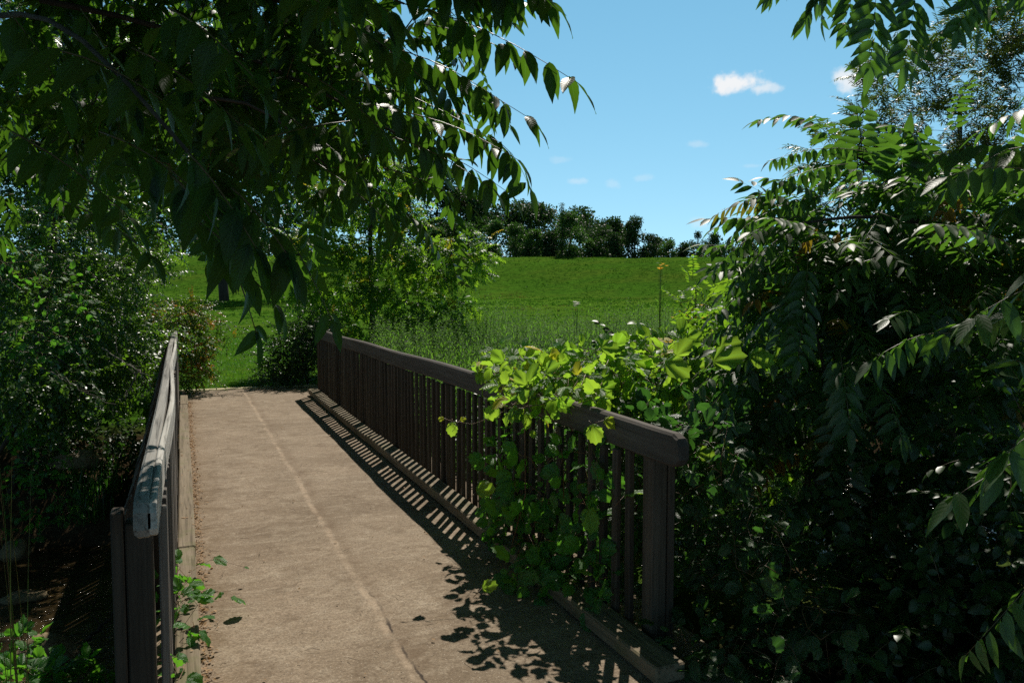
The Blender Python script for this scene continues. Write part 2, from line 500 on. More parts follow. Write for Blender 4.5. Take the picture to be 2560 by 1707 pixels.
def ground_mat():
    m = Mat('ground_soil_and_turf'); oc = m.coord()
    xyz = m.N('ShaderNodeSeparateXYZ'); m.L(oc, xyz.inputs[0])
    n1 = m.noise(oc, .06, 5, .6, .5)
    n2 = m.noise(oc, .35, 6, .65, .5, (.35, 1.2, 1))
    n3 = m.noise(oc, 5, 5, .75)
    n4 = m.noise(oc, 1.0, 6, .75, .4, (1.6, 4.5, 1))
    grass = m.mix(m.rng_(n1, .35, .65), (.060, .160, .014), (.090, .21, .018))
    grass = m.mix(m.rng_(n2, .42, .7, 0, .6), grass, (.13, .17, .022))
    grass = m.mix(m.rng_(n4, .44, .58, 0, .75), grass, (.030, .075, .010))
    grass = m.mix(m.rng_(n3, .4, .7, 0, .45), grass, (.022, .06, .006))
    soil = m.mix(m.rng_(m.noise(oc, 2.5, 6, .65), .3, .7), (.035, .024, .014), (.085, .06, .035))
    bank = m.rng_(xyz.outputs[2], -.22, -.45)
    near = m.rng_(xyz.outputs[1], 5.0, 3.0)
    mask = m.math('MAXIMUM', bank, near)
    col = m.mix(mask, grass, soil)
    h = m.math('ADD', m.math('MULTIPLY', n4, 2.0), n3)
    m.pbr(col, 1.0, m.bump(h, .8, .06), 0.0)
    return m.m


def water_mat():
    m = Mat('stream_water'); oc = m.coord()
    a = m.noise(oc, 1.0, 4, .6, .8, (9, 16, 1))
    b = m.noise(oc, 1.0, 3, .6, .3, (3, 5, 1))
    h = m.math('ADD', m.math('MULTIPLY', a, .5), b)
    bed = m.mix(m.rng_(m.noise(oc, 1.4, 5), .35, .65), (.018, .012, .006), (.055, .036, .014))
    m.pbr(bed, .17, m.bump(h, 1.0, .045), .8)
    return m.m


def rock_mat():
    m = Mat('stream_rock'); oc = m.coord()
    n = m.noise(oc, 6, 6, .65, .3)
    col = m.ramp(n, [(.3, (.06, .045, .025)), (.5, (.20, .15, .08)), (.7, (.28, .22, .13))])
    m.pbr(col, .8, m.bump(n, .8, .03), .3)
    return m.m


M['deck'] = deck_mat(); M['ground'] = ground_mat(); M['water'] = water_mat(); M['rock'] = rock_mat()

_s = Mat('pale_sill'); M['sill'] = (_s.pbr((.42, .36, .20), .8), _s.m)[1]
# ------------------------------------------------------------------ terrain
FH = np.array([sin(YAW), cos(YAW)])


def smooth(a, b, x):
    t = np.clip((x - a) / (b - a), 0, 1)
    return t * t * (3 - 2 * t)


def wob(x, y, s, seed=0.):
    return (np.sin(x * s + seed) * np.cos(y * s * 1.3 + seed * 2.1) + .5 * np.sin(x * s * 2.3 + 1.7 + seed) * np.sin(y * s * 2.1 + .3))


def ground_z(x, y):
    x = np.asarray(x, float); y = np.asarray(y, float)
    s = FH[0] * x + FH[1] * y
    z = -.10 + .9 * smooth(22, 72, s) + .05 * wob(x, y, .25)
    z = z + 4.55 * smooth(70, 89, s) * (1 - .06 * wob(x, y * 0, .03)) - 3.0 * smooth(95, 125, s) + 6 * smooth(300, 900, s) * 0
    yc = 8.6 + .35 * np.sin(x * .35)
    d = np.abs(y - yc)
    ch = 1 - smooth(2.0, 4.9, d + .25 * wob(x, y, 1.1, 2))
    fade = smooth(26, 20, np.abs(x)) if False else 1.0
    z = z - ch * 1.75 * fade
    side = smooth(2.3, 3.2, np.abs(x - 1.0)) * smooth(-1.0, 2.0, y) * (1 - smooth(3.5, 5.5, y))
    z = z - .18 * side
    z = z + .05 * wob(x, y, 2.1, 5) * (ch > 0.02)
    return z


def grid_obj(name, xs, ys, fn, mat):
    X, Y = np.meshgrid(xs, ys, indexing='ij')
    Z = fn(X, Y)
    v = np.stack([X, Y, Z], -1).reshape(-1, 3)
    nx, ny = len(xs), len(ys)
    i = np.arange(nx - 1)[:, None] * ny; j = np.arange(ny - 1)[None]
    q = np.stack([i + j, i + ny + j, i + ny + j + 1, i + j + 1], -1).reshape(-1, 4)
    g = Geo(); g.add(v, np.concatenate([q[:, [0, 1, 2]], q[:, [0, 2, 3]]]), v[:, :2] * .1)
    return g.obj(name, mat)


xs = np.unique(np.concatenate([np.linspace(-900, -60, 30), np.linspace(-60, -10, 34), np.linspace(-10, 16, 120), np.linspace(16, 110, 60), np.linspace(110, 1400, 30)]))
ys = np.unique(np.concatenate([np.linspace(-60, -3, 14), np.linspace(-3, 18, 110), np.linspace(18, 60, 50), np.linspace(60, 130, 90), np.linspace(130, 1800, 34)]))
# the ground stays below the bridge slab
def gz(x, y):
    z = ground_z(x, y)
    under = (x > -.45) & (x < 2.5) & (y > -2.6) & (y < 14.8)
    return np.where(under, np.minimum(z, -.34), z)
tag(grid_obj('ground', xs, ys, gz, M['ground']), 'mown green field rising to a low grassy embankment behind the stream banks', 'ground', kind='structure')
WZ = -1.50
tag(grid_obj('stream_water', np.linspace(-20, 24, 12), np.linspace(4.6, 12.6, 6), lambda X, Y: X * 0 + WZ, M['water']), 'shallow brown stream glinting below the left railing', 'water', kind='structure')

# ------------------------------------------------------------------ bridge
br = empty('footbridge', (1.0, 8.0, 0), 'straight footbridge with worn tan concrete deck and timber kerbs', 'bridge')
g = Geo(); X0, X1, Y0, Y1 = -.30, 2.36, -2.5, 14.55
nx, ny = 60, 260
xx = np.linspace(X0, X1, nx); yy = np.linspace(Y0, Y1, ny)
XX, YY = np.meshgrid(xx, yy, indexing='ij')
ZZ = .004 * wob(XX, YY, 1.7) + .003 * wob(XX, YY, 5, 1)
seam = .905 + .01 * np.sin(YY * .8)
ZZ = ZZ + .003 * np.exp(-((XX - seam) / .035) ** 2)
v = np.stack([XX, YY, ZZ - .004], -1).reshape(-1, 3)
i = np.arange(nx - 1)[:, None] * ny; j = np.arange(ny - 1)[None]
q = np.stack([i + j, i + ny + j, i + ny + j + 1, i + j + 1], -1).reshape(-1, 4)
g.add(v, np.concatenate([q[:, [0, 1, 2]], q[:, [0, 2, 3]]]))
g.box((X0, Y0, -.24), (X1, Y1, -.016))
g.obj('deck', M['deck'], br)
for (a, b, lab) in ((-.072, .035, 'left kerb beam'), (1.875, 2.03, 'right kerb beam')):
    gk = Geo()
    ystart = 2.9
    segs = [(ystart, 5.45), (5.46, 8.9), (8.91, 12.3), (12.31, 13.35)]
    for k, (s0, s1) in enumerate(segs):
        dz = [.0, .004, -.003, .002][k]; dx = [.0, .004, -.003, .003][k]
        gk.box((a + dx, s0, .012), (b + dx, s1, .092 + dz), .008)
    gk.obj('kerb_beam', M['wood_kerb'], br, smooth=False)
for xb in (-.22, .55, 1.45, 2.2):
    gk = Geo(); gk.box((xb - .08, -2.0, -.52), (xb + .08, 14.4, -.245), .01); gk.obj('stringer', M['wood_dark'], br, smooth=False)
gk = Geo(); gk.box((-.25, 14.56, -.2), (2.3, 14.76, .012), .01); gk.obj('end_sill', M['sill'], br, smooth=False)


def railing(side, label):
    """side -1 left, +1 right"""
    y0, y1 = (2.72, 13.25) if side < 0 else (2.98, 13.45)
    xi = -.080 if side < 0 else 2.035       # inner face of the top rail
    s = side
    root = empty('timber_railing', (xi, y0 + .3, 0), label, 'railing', 'timber railings of the footbridge')
    HR = 1.09
    def sx(a, b): return (min(xi + s * a, xi + s * b), max(xi + s * a, xi + s * b))
    ystn = np.linspace(y0, y1, 40)
    bow = .009 * np.sin((ystn - y0) / (y1 - y0) * pi * 2.1) * (1 if side < 0 else .6)
    sagz = .012 * np.sin((ystn - y0) / 1.9) - .0 * ystn
    def rail(a, b, z0, z1, name, mat, rag=0.0, par=root, tw=0):
        gg = Geo(); x_lo, x_hi = sx(a, b); c = min(.012, (x_hi - x_lo) * .2)
        prof = np.array([[x_lo + c, z0], [x_hi - c, z0], [x_hi, z0 + c], [x_hi, z1 - c], [x_hi - c, z1], [x_lo + c, z1], [x_lo, z1 - c], [x_lo, z0 + c]])
        n = len(prof); vs = []
        for k, yk in enumerate(ystn):
            p_ = prof.copy(); p_[:, 0] += bow[k] + tw * .012 * np.sin(yk * 1.3 + 1); p_[:, 1] += sagz[k] + tw * .008 * np.sin(yk * 2.1)
            zc = (z0 + z1) / 2
            if k < 1: p_[:, 1] = zc + (p_[:, 1] - zc) * .40
            yv = yk
            vs.append(np.stack([p_[:, 0], np.full(n, yv), p_[:, 1]], -1))
        # rounded end: insert extra rings
        first = vs[0].copy(); zc = (z0 + z1) / 2
        r1 = vs[1].copy(); r1[:, 1] = y0 + .055; r2_ = r1.copy(); r2_[:, 1] = y0 + .016; r2_[:, 2] = zc + (r2_[:, 2] - zc) * .78
        vs.insert(1, r1); vs.insert(1, r2_)
        vs[0][:, 1] = y0
        vs = np.array(vs); m_ = len(vs)
        i = np.arange(m_ - 1)[:, None] * n; j = np.arange(n)[None]; j2 = (j + 1) % n
        q = np.stack([i + j, i + n + j, i + n + j2, i + j2], -1).reshape(-1, 4)
        f = [*q[:, [0, 1, 2]], *q[:, [0, 2, 3]]]
        f += [[0, k + 1, k] for k in range(1, n - 1)]
        o = (m_ - 1) * n; f += [[o, o + k, o + k + 1] for k in range(1, n - 1)]
        gg.add(vs.reshape(-1, 3), f)
        return gg.obj(name, mat, par, smooth=False)
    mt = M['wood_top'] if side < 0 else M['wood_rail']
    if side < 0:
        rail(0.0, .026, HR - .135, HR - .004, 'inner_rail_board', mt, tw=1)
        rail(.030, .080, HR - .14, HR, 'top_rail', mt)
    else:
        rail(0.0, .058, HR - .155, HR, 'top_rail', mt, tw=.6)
    # posts
    py = np.array([3.30 + 1.64 * k for k in range(7)]) if side > 0 else np.array([3.02 + 1.64 * k for k in range(7)])
    mp = M['wood_post']
    def bw(y): return float(np.interp(y, ystn, bow))
    gp = Geo(); a, b = sx(.036, .122)
    gp.box((a, -.045, -.40), (b, .045, HR - .142), .006)
    for k in range(len(gp.v)): gp.v[k] = gp.v[k] - np.array([xi, 0, 0])
    first = None
    for k, yk in enumerate(py):
        if k == 0:
            gp2 = Geo(); gp2.v, gp2.f, gp2.uv, gp2.t, gp2.n = gp.v, gp.f, gp.uv, gp.t, gp.n
            first = gp2.obj('post', mp, None, smooth=False)
            first.parent = root; first.location = (0, yk - root.location[1], 0)
        else:
            c = first.copy(); COL.objects.link(c); c.parent = root
            c.location = (bw(yk), yk - root.location[1], 0)
    # doubled timber at the near end
    ge = Geo(); a, b = sx(.126, .165)
    ge.box((a, py[0] - .050, -.40), (b, py[0] + .040, HR - .10), .005)
    ge.obj('end_board', mp, root, smooth=False)
    # pickets hang outside the rail
    a, b = (.002, .030) if side < 0 else (.006, .034)
    gq = Geo(); lo = (min(s * a, s * b), -.025, -.16); hi = (max(s * a, s * b), .024, HR - (.137 if side < 0 else .157))
    gq.box(lo, hi, .003)
    gv = gq.v[0]; top = gv[:, 2] > HR - .1
    out = gv[:, 0] * s
    gv[top, 2] -= np.clip((out[top] - a), 0, 1) * 0
    pk = None; cnt = 0
    r2 = np.random.default_rng(3 + side)
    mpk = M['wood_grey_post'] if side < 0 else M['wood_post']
    ypos = []
    for k in range(len(py)):
        ya = py[k]; yb = py[k + 1] if k + 1 < len(py) else y1 + .1
        n = int(round((yb - ya) / .137))
        for q_ in range(1, n + 1):
            ypos.append(ya + (yb - ya) * q_ / n)
    for yk in ypos:
        if yk > y1 - .02: continue
        if pk is None:
            pk = gq.obj('picket', mpk, None, smooth=False); c = pk
        else:
            c = pk.copy(); COL.objects.link(c)
        c.parent = root
        c.location = (bw(yk) + r2.normal(0, .0015), yk - root.location[1] + r2.normal(0, .003), r2.normal(0, .006))
        c.rotation_euler = (r2.normal(0, .006), r2.normal(0, .004), r2.normal(0, .05))
    if side < 0:
        # a second row of pickets on the stream side, tops cut on a slant
        a, b = .128, .160
        go = Geo(); go.box((min(s * a, s * b), -.022, -.3), (max(s * a, s * b), .022, HR - .14), .003)
        gv = go.v[0]; top = gv[:, 2] > HR - .2; gv[top, 2] -= np.clip(gv[top, 0] * s - a, 0, 1) * 2.2
        pk = None
        for yk in ypos:
            if yk > y1 - .02: continue
            if pk is None: pk = go.obj('outer_picket', M['wood_post'], None, smooth=False); c = pk
            else: c = pk.copy(); COL.objects.link(c)
            c.parent = root; c.location = (bw(yk), yk - root.location[1] + .03, r2.normal(0, .008))
    return root


railing(-1, 'sun-bleached grey timber railing with tapering top rail beside the stream')
railing(1, 'dark brown timber railing overgrown by grapevine, casting striped shadows on the deck')


# ------------------------------------------------------------------ leaf and frond templates
def leaf_tpl(W=.35, nv=6, fold=.18, curl=.25, pw=.75, tp=1.0, ncol=3, serr=0.0, wav=0.0, rnd=.5, seed=0):
    rr = np.random.default_rng(seed)
    vs, uvs = [], []
    us = np.linspace(-1, 1, ncol)
    t = np.linspace(0, 1, nv + 1)
    prof = (t ** pw) * ((1 - t) ** tp); prof = prof / prof.max() * W / 2
    prof[0] = .004; prof[-1] = .001
    if serr: prof[1:-1] *= 1 + serr * ((np.arange(nv - 1) % 2) * 2 - 1)
    for k, tt in enumerate(t):
        for u in us:
            x = tt * (1 - .12 * abs(curl)) ; y = u * prof[k]
            z = fold * abs(y) - curl * tt ** 2 * .5 + wav * sin(tt * 9 + u * 1.5) * abs(u)
            vs.append((x, y, z)); uvs.append((.5 + u * .5, tt))
    f = []
    for k in range(nv):
        for c in range(ncol - 1):
            a = k * ncol + c; b = a + 1; d_ = a + ncol; e = d_ + 1
            f += [(a, b, e), (a, e, d_)]
    n = len(vs)
    return dict(v=np.array(vs), f=np.array(f), uv=np.array(uvs), t=np.tile([rnd, 0, 0, 1.], (n, 1)))


LEAF_HI = [leaf_tpl(.33, 12, .25, c, .70, 1.15, 5, .035, .012, seed=k) for k, c in enumerate((.15, .35, .55))]
LEAF_MID = [leaf_tpl(.31, 6, .25, c, .70, 1.1, 3) for c in (.15, .4)]
LEAF_LOW = [leaf_tpl(.38, 3, .2, .25, .62, .8, 3)]
OVATE_MID = [leaf_tpl(.58, 5, .25, .3, .5, .7, 3), leaf_tpl(.55, 5, .2, .5, .5, .7, 3)]
OVATE_LOW = [leaf_tpl(.60, 3, .25, .3, .5, .7, 3)]
NARROW = [leaf_tpl(.17, 3, .1, .3, .5, .7, 3)]
NARROW2 = [leaf_tpl(.27, 2, .1, .3, .5, .7, 3)]


def frond_world(geo, base, tip, n, ll, leaves, r, hang=.4, fwd=.35, sag=.06, bend=None, rr=.0016, taper=.35, up=(0, 0, 1), term=True, jit=.15, rtint=None, start=.16, yel=0):
    """a compound leaf from base to tip: rachis plus n pairs of leaflets"""
    base = np.asarray(base, float); tip = np.asarray(tip, float); up = np.asarray(up, float)
    Lr = np.linalg.norm(tip - base); ax = (tip - base) / max(Lr, 1e-6)
    t = np.linspace(0, 1, 7)
    pts = base + np.outer(t, tip - base) + np.outer(np.sin(t * pi) * sag * Lr, up)
    if bend is not None: pts = pts + np.outer(np.sin(t * pi) * Lr, bend)
    geo.tube(pts, rr, rr * .4, 4, 1.0)
    tt = np.linspace(start, .96, n)
    pos = np.stack([np.interp(tt, t, pts[:, k]) for k in range(3)], -1)
    tg = nrm(np.stack([np.interp(tt, t, np.gradient(pts[:, k])) for k in range(3)], -1))
    side = nrm(np.cross(tg, up))
    nr = nrm(np.cross(side, tg))
    D, Uu, Tt, S = [], [], [], []
    for s in (-1, 1):
        d = side * s * (1 - hang * .6) + np.array([0, 0, -1.]) * hang + tg * fwd + r.normal(0, jit, (n, 3))
        d = nrm(d)
        u_ = nr + side * s * hang * .9 + r.normal(0, jit * .8, (n, 3))
        sc = ll * (1 - taper * np.abs(tt - .5) * 1.4) * r.uniform(.85, 1.12, n)
        D.append(d); Uu.append(u_); Tt.append(pos + r.normal(0, .004, (n, 3))); S.append(sc)
    if term:
        D.append(nrm(tg[-1:] + [0, 0, -hang * .6])); Uu.append(nr[-1:]); Tt.append(pts[-1:]); S.append(np.array([ll * .9]))
    D = np.concatenate(D); Uu = np.concatenate(Uu); Tt = np.concatenate(Tt); S = np.concatenate(S)
    Mx = frames(D, Uu) * S[:, None, None]
    ch = r.integers(0, len(leaves), len(D))
    for k in range(len(leaves)):
        m_ = ch == k
        rn = r.uniform(0, 1, m_.sum()) if rtint is None else np.clip(r.normal(rtint, .15, m_.sum()), 0, 1)
        geo.inst(leaves[k], Mx[m_], Tt[m_], rn, np.full(m_.sum(), float(yel)))


def frond_tpls(nvar, length, n, ll, leaves, hang, sag, seed, fwd=.35, rr=.0015, jit=.15, taper=.35):
    out = []
    r = np.random.default_rng(seed)
    for k in range(nvar):
        g_ = Geo()
        frond_world(g_, (0, 0, 0), (length * .93, 0, -length * .25 * r.uniform(.2, 1.2)), n + r.integers(-1, 2), ll, leaves, r, hang, fwd, sag * r.uniform(.5, 1.5), (0, r.normal(0, .08), 0), rr, taper, jit=jit)
        out.append(g_.tpl())
    return out


FR_WALNUT = frond_tpls(5, .36, 7, .115, LEAF_MID, .55, .14, 1)
FR_WALNUT_LOW = frond_tpls(4, .36, 6, .12, LEAF_LOW, .55, .14, 2)
FR_AIL = frond_tpls(6, .52, 10, .125, LEAF_MID, .40, .14, 3)
FR_YOUNG = frond_tpls(5, .42, 9, .105, LEAF_LOW, .28, .12, 4, rr=.002)
SP_OVATE = frond_tpls(5, .30, 6, .062, OVATE_LOW, .25, .08, 5, jit=.35)
SP_OVATE_MID = frond_tpls(5, .26, 5, .070, OVATE_MID, .3, .08, 6, jit=.35)
SP_SMALL = frond_tpls(5, .26, 8, .036, OVATE_LOW, .2, .06, 7, jit=.4)
SP_WILLOW = frond_tpls(5, .40, 11, .125, NARROW, .15, .05, 8, fwd=.9, jit=.25, rr=.0018)


def weed_tpls(nvar, seed, h=1.0, n=50, ll=.085, leaf=NARROW2, flower=False):
    out = []; r = np.random.default_rng(seed)
    for k in range(nvar):
        g_ = Geo()
        lean = r.normal(0, .06, 2)
        t = np.linspace(0, 1, 6)
        pts = np.stack([lean[0] * t ** 2, lean[1] * t ** 2, h * t], -1)
        g_.tube(pts, .003, .0012, 4)
        tt = np.linspace(.12, 1, n); an = np.arange(n) * 2.4
        pos = np.stack([np.interp(tt, t, pts[:, i_]) for i_ in range(3)], -1)
        el = r.uniform(.1, .9, n) * (.4 + .6 * tt)
        D = np.stack([np.cos(an) * np.cos(el), np.sin(an) * np.cos(el), np.sin(el)], -1)
        S = ll * (1.05 - .55 * tt) * r.uniform(.75, 1.2, n)
        g_.inst(leaf[0], frames(D, np.tile([0, 0, 1.], (n, 1)) + r.normal(0, .2, (n, 3))) * S[:, None, None], pos, r.uniform(0, 1, n))
        out.append(g_.tpl())
    return out


WEEDS = weed_tpls(7, 21, 1.0, 56, .10)


def in_ell(c, rad, n, r, shell=.35):
    d = nrm(r.normal(0, 1, (n, 3)))
    q = r.uniform(shell, 1, n) ** (1 / 2.2)
    return np.asarray(c) + d * q[:, None] * np.asarray(rad), d


def scatter(geo, tpls, pts, outd, r, per=1, jit=.1, up_mix=.5, smin=.8, smax=1.2, grav=-.15, rand=.6, yel=0.0, toward=None, yel_amt=.9):
    """fronds around points; direction = outward + random"""
    n = len(pts) * per
    if n == 0: return
    T = np.repeat(pts, per, 0) + r.normal(0, jit, (n, 3))
    D = np.repeat(outd, per, 0) * np.array([1, 1, .5]) + r.normal(0, rand, (n, 3)) + np.array([0, 0, grav])
    if toward is not None: D = D + np.asarray(toward)
    D = nrm(D)
    Uu = np.tile([0, 0, 1.], (n, 1)) + r.normal(0, up_mix * .5, (n, 3))
    Mx = frames(D, Uu) * r.uniform(smin, smax, n)[:, None, None]
    ch = r.integers(0, len(tpls), n); rn = r.uniform(0, 1, n)
    ye = (r.uniform(0, 1, n) < yel) * yel_amt * r.uniform(.4, 1, n)
    for k in range(len(tpls)):
        m_ = ch == k
        geo.inst(tpls[k], Mx[m_], T[m_], rn[m_], ye[m_])


def skeleton(geo, trunk_pts, r0, r1, targets, r, tw=.006, sides=6, curve=.12, maxr=.5):
    """trunk tube plus branches grown to each target from the nearest node"""
    trunk_pts = np.asarray(trunk_pts, float)
    # smooth trunk
    t = np.linspace(0, 1, len(trunk_pts)); tt = np.linspace(0, 1, 12)
    tp_ = np.stack([np.interp(tt, t, trunk_pts[:, k]) for k in range(3)], -1)
    tp_[1:-1] += r.normal(0, r0 * .25, (10, 3))
    geo.tube(tp_, r0, r1, max(8, sides))
    nodes = [p_ for p_ in tp_[2:]]; rads = list(np.linspace(r0, r1, 12)[2:])
    c0 = tp_.mean(0)
    order = np.argsort(np.linalg.norm(targets - tp_[-1], axis=1) + r.uniform(0, .3, len(targets)))
    for k in order:
        T_ = targets[k]
        A = np.array(nodes)
        dv = T_ - A
        dist = np.linalg.norm(dv, axis=1) + np.maximum(0, -dv[:, 2]) * .6
        b = int(np.argmin(dist)); Bp = A[b]; ln = np.linalg.norm(T_ - Bp)
        rb = min(rads[b] * .62, .004 + .016 * ln)
        rb = max(rb, tw)
        m_ = 5
        s_ = np.linspace(0, 1, m_)
        off = r.normal(0, curve * ln, 3); off[2] = abs(off[2]) * .6
        pts = Bp + np.outer(s_, T_ - Bp) + np.outer(np.sin(s_ * pi), off)
        geo.tube(pts, rb, max(tw * .6, rb * .35), sides if rb > .015 else 4)
        for q_ in range(1, m_): nodes.append(pts[q_]); rads.append(rb + (max(tw * .6, rb * .35) - rb) * s_[q_])


def blob_plant(name, label, cat, base, trunk_top, r0, blobs, tpls, mat, seed, per=3, bark=None, group=None, ntarget=None, jit=.12, smin=.8, smax=1.25, grav=-.15, rand=.6, yel=0., toward=None, shell=.35, tw=.004, hero=None, trunk_name='trunk', crown_name='crown', curve=.12, keep=None, yel_amt=.9, up_mix=.5):
    """blobs: list of (centre, radii, number of sprig points)"""
    r = np.random.default_rng(seed)
    base = np.asarray(base, float)
    root = empty(name, base, label, cat, group)
    pts, dirs = [], []
    for c, rad, n in blobs:
        p_, d_ = in_ell(c, rad, n, r, shell)
        pts.append(p_); dirs.append(d_)
    pts = np.concatenate(pts); dirs = np.concatenate(dirs)
    if keep is not None:
        m_ = keep(pts); pts = pts[m_]; dirs = dirs[m_]
    gt = Geo(); nt_ = ntarget or min(len(pts), 160)
    sel = r.choice(len(pts), min(nt_, len(pts)), replace=False)
    mid = (base + np.asarray(trunk_top)) / 2 + r.normal(0, .04, 3)
    skeleton(gt, [base - [0, 0, .25], mid, trunk_top], r0, r0 * .5, pts[sel], r, tw=tw, curve=curve)
    gc = Geo()
    scatter(gc, tpls, pts, dirs, r, per, jit, up_mix, smin, smax, grav, rand, yel, toward, yel_amt)
    if hero: hero(gc, gt, r)
    gt.obj(trunk_name, bark or M['bark'], root)
    gc.obj(crown_name, mat, root)
    return root


def gp(x, y, dz=0.): return np.array([x, y, float(ground_z(x, y)) + dz])
def GPX(px, d):
    """ground point under photo column px at distance d"""
    p_ = P(px, 720, d); return gp(p_[0], p_[1])


# ------------------------------------------------------------------ overhanging walnut tree, upper left
def PB(px, py, d, rx, ry=None, rz=None, n=20):
    return (P(px, py, d), (rx, rx if ry is None else ry, rx if rz is None else rz), n)


def walnut_hero(gc, gt, r):
    F_ = lambda b, t, n, ll, hang=.85, lv=LEAF_HI, fwd=.15, sag=.05, rt=.6, **k: frond_world(gc, P(*b), P(*t), n, ll, lv, r, hang * r.uniform(.65, 1.05), fwd + r.uniform(-.05, .3), sag, None, .0022, .25, jit=.30, rtint=rt, start=.12, **k)
    # compound leaves silhouetted against the sky, tips out to the right
    F_((1010, 10, 2.75), (1440, 205, 2.6), 8, .145)
    F_((1130, -60, 2.5), (1380, 5, 2.45), 6, .15)
    F_((1000, -60, 2.55), (1240, -20, 2.5), 6, .15)
    F_((930, 120, 2.9), (1330, 300, 2.8), 8, .135)
    F_((880, 200, 3.0), (1200, 330, 2.9), 8, .125)
    F_((1010, 280, 2.9), (1295, 400, 2.8), 6, .135)
    F_((1000, 340, 3.1), (1275, 485, 3.0), 7, .13)
    F_((940, 330, 2.7), (1230, 470, 2.6), 7, .115)
    F_((780, 400, 2.5), (1000, 590, 2.5), 7, .085)
    F_((860, 60, 2.2), (1060, 200, 2.1), 6, .12)
    F_((830, -40, 1.75), (985, 40, 1.7), 4, .125)
    F_((700, -30, 1.9), (880, 60, 1.8), 5, .12)
    F_((700, 280, 2.4), (900, 440, 2.4), 7, .10)
    F_((980, 120, 2.8), (1250, 250, 2.7), 7, .11)
    F_((1060, 60, 3.0), (1310, 150, 2.9), 7, .11)
    F_((960, 420, 3.0), (1180, 520, 3.0), 7, .09)
    # large dark leaves closest to the lens
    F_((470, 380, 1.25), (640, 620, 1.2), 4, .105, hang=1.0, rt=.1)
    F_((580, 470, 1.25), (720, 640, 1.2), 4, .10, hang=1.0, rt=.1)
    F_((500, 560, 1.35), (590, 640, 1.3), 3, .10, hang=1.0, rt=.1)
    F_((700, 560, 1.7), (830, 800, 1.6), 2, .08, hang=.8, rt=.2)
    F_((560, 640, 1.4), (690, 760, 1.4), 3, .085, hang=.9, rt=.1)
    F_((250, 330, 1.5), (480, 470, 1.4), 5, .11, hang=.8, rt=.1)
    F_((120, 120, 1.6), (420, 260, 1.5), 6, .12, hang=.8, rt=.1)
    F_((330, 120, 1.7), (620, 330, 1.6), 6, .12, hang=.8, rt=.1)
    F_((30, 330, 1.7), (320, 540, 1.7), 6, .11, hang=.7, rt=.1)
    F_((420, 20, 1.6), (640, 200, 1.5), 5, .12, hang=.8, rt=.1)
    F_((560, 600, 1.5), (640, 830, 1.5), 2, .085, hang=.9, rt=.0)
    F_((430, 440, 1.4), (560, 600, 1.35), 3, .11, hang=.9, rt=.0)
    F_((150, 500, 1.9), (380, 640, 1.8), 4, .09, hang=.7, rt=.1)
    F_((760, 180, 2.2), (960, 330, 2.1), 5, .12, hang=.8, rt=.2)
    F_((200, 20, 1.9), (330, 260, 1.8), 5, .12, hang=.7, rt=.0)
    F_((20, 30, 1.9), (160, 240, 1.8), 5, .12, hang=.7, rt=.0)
    for a, b, r0 in (((300, -120, 3.0), (1010, 10, 2.75), .011), ((300, -60, 3.1), (930, 120, 2.9), .010), ((100, 0, 2.9), (1000, 340, 3.1), .012),
                     ((0, 40, 2.4), (470, 380, 1.3), .009), ((470, 250, 2.4), (820, 420, 2.6), .007)):
        A, B = P(*a), P(*b); t = np.linspace(0, 1, 6)[:, None]
        gt.tube(A + (B - A) * t + np.sin(t * pi) * np.array([[0, 0, .08]]), r0, r0 * .35, 6)


blobs = [PB(120, 40, 3.6, .75, .6, .35, 14), PB(420, 30, 3.4, .6, .5, .3, 14), PB(700, 20, 3.4, .5, .5, .3, 13), PB(930, 40, 3.6, .4, .4, .3, 11),
         PB(100, 350, 3.8, .5, .5, .4, 7), PB(430, 220, 3.6, .5, .4, .28, 14), PB(640, 230, 3.6, .4, .4, .28, 12), PB(850, 230, 3.7, .34, .3, .26, 11), PB(250, 260, 4.4, .5, .4, .3, 12), PB(520, 220, 2.6, .24, .2, .12, 5), PB(720, 200, 2.7, .24, .2, .12, 5),
         PB(1010, 170, 3.5, .22, .3, .22, 9), PB(980, 380, 3.3, .16, .25, .12, 4)]
# unseen crown above and beside the frame, added to shade leaves and cut sky light
for (x, y, z, rr_, n) in ((.75, 2.7, 3.7, .55, 40), (.15, 2.6, 3.25, .5, 26), (.5, 1.9, 3.5, .5, 34), (-.5, 2.4, 3.4, .6, 26), (-.3, 3.6, 3.9, .9, 60), (.3, 3.4, 4.3, .8, 60), (-1.4, 3.4, 3.9, 1.0, 50), (-2.3, 2.6, 3.6, 1.1, 50), (-.1, 4.7, 5.2, .9, 50), (-1.2, 4.9, 4.9, 1.1, 50),
                          (-2.4, 4.2, 4.6, 1.1, 40), (-.6, 2.0, 4.6, 1.2, 50), (.6, 2.5, 4.7, .8, 36), (-2.6, .6, 3.4, 1.1, 40), (-.4, 6.0, 6.1, 1.1, 40), (-1.9, 6.2, 5.8, 1.2, 36), (-1.0, .4, 4.6, 1.2, 40), (.6, .2, 4.6, 1.1, 30)):
    blobs.append((np.array([x, y, z]), (rr_, rr_, rr_ * .55), n))
def sunlit_bridge(p):
    """the crown does not reach where it would cut the sun off the deck and the left rail"""
    q = p - SUND / SUND[2] * (p[:, 2:3] - 1.1); q0 = p - SUND / SUND[2] * p[:, 2:3]
    return ~((q[:, 0] > -.55) & (q[:, 0] < .25) & (q[:, 1] > 2.9) & (q[:, 1] < 11)) & ~((q0[:, 0] > -.3) & (q0[:, 0] < 2.2) & (q0[:, 1] > 2.9))
wb = gp(-3.3, 1.7)
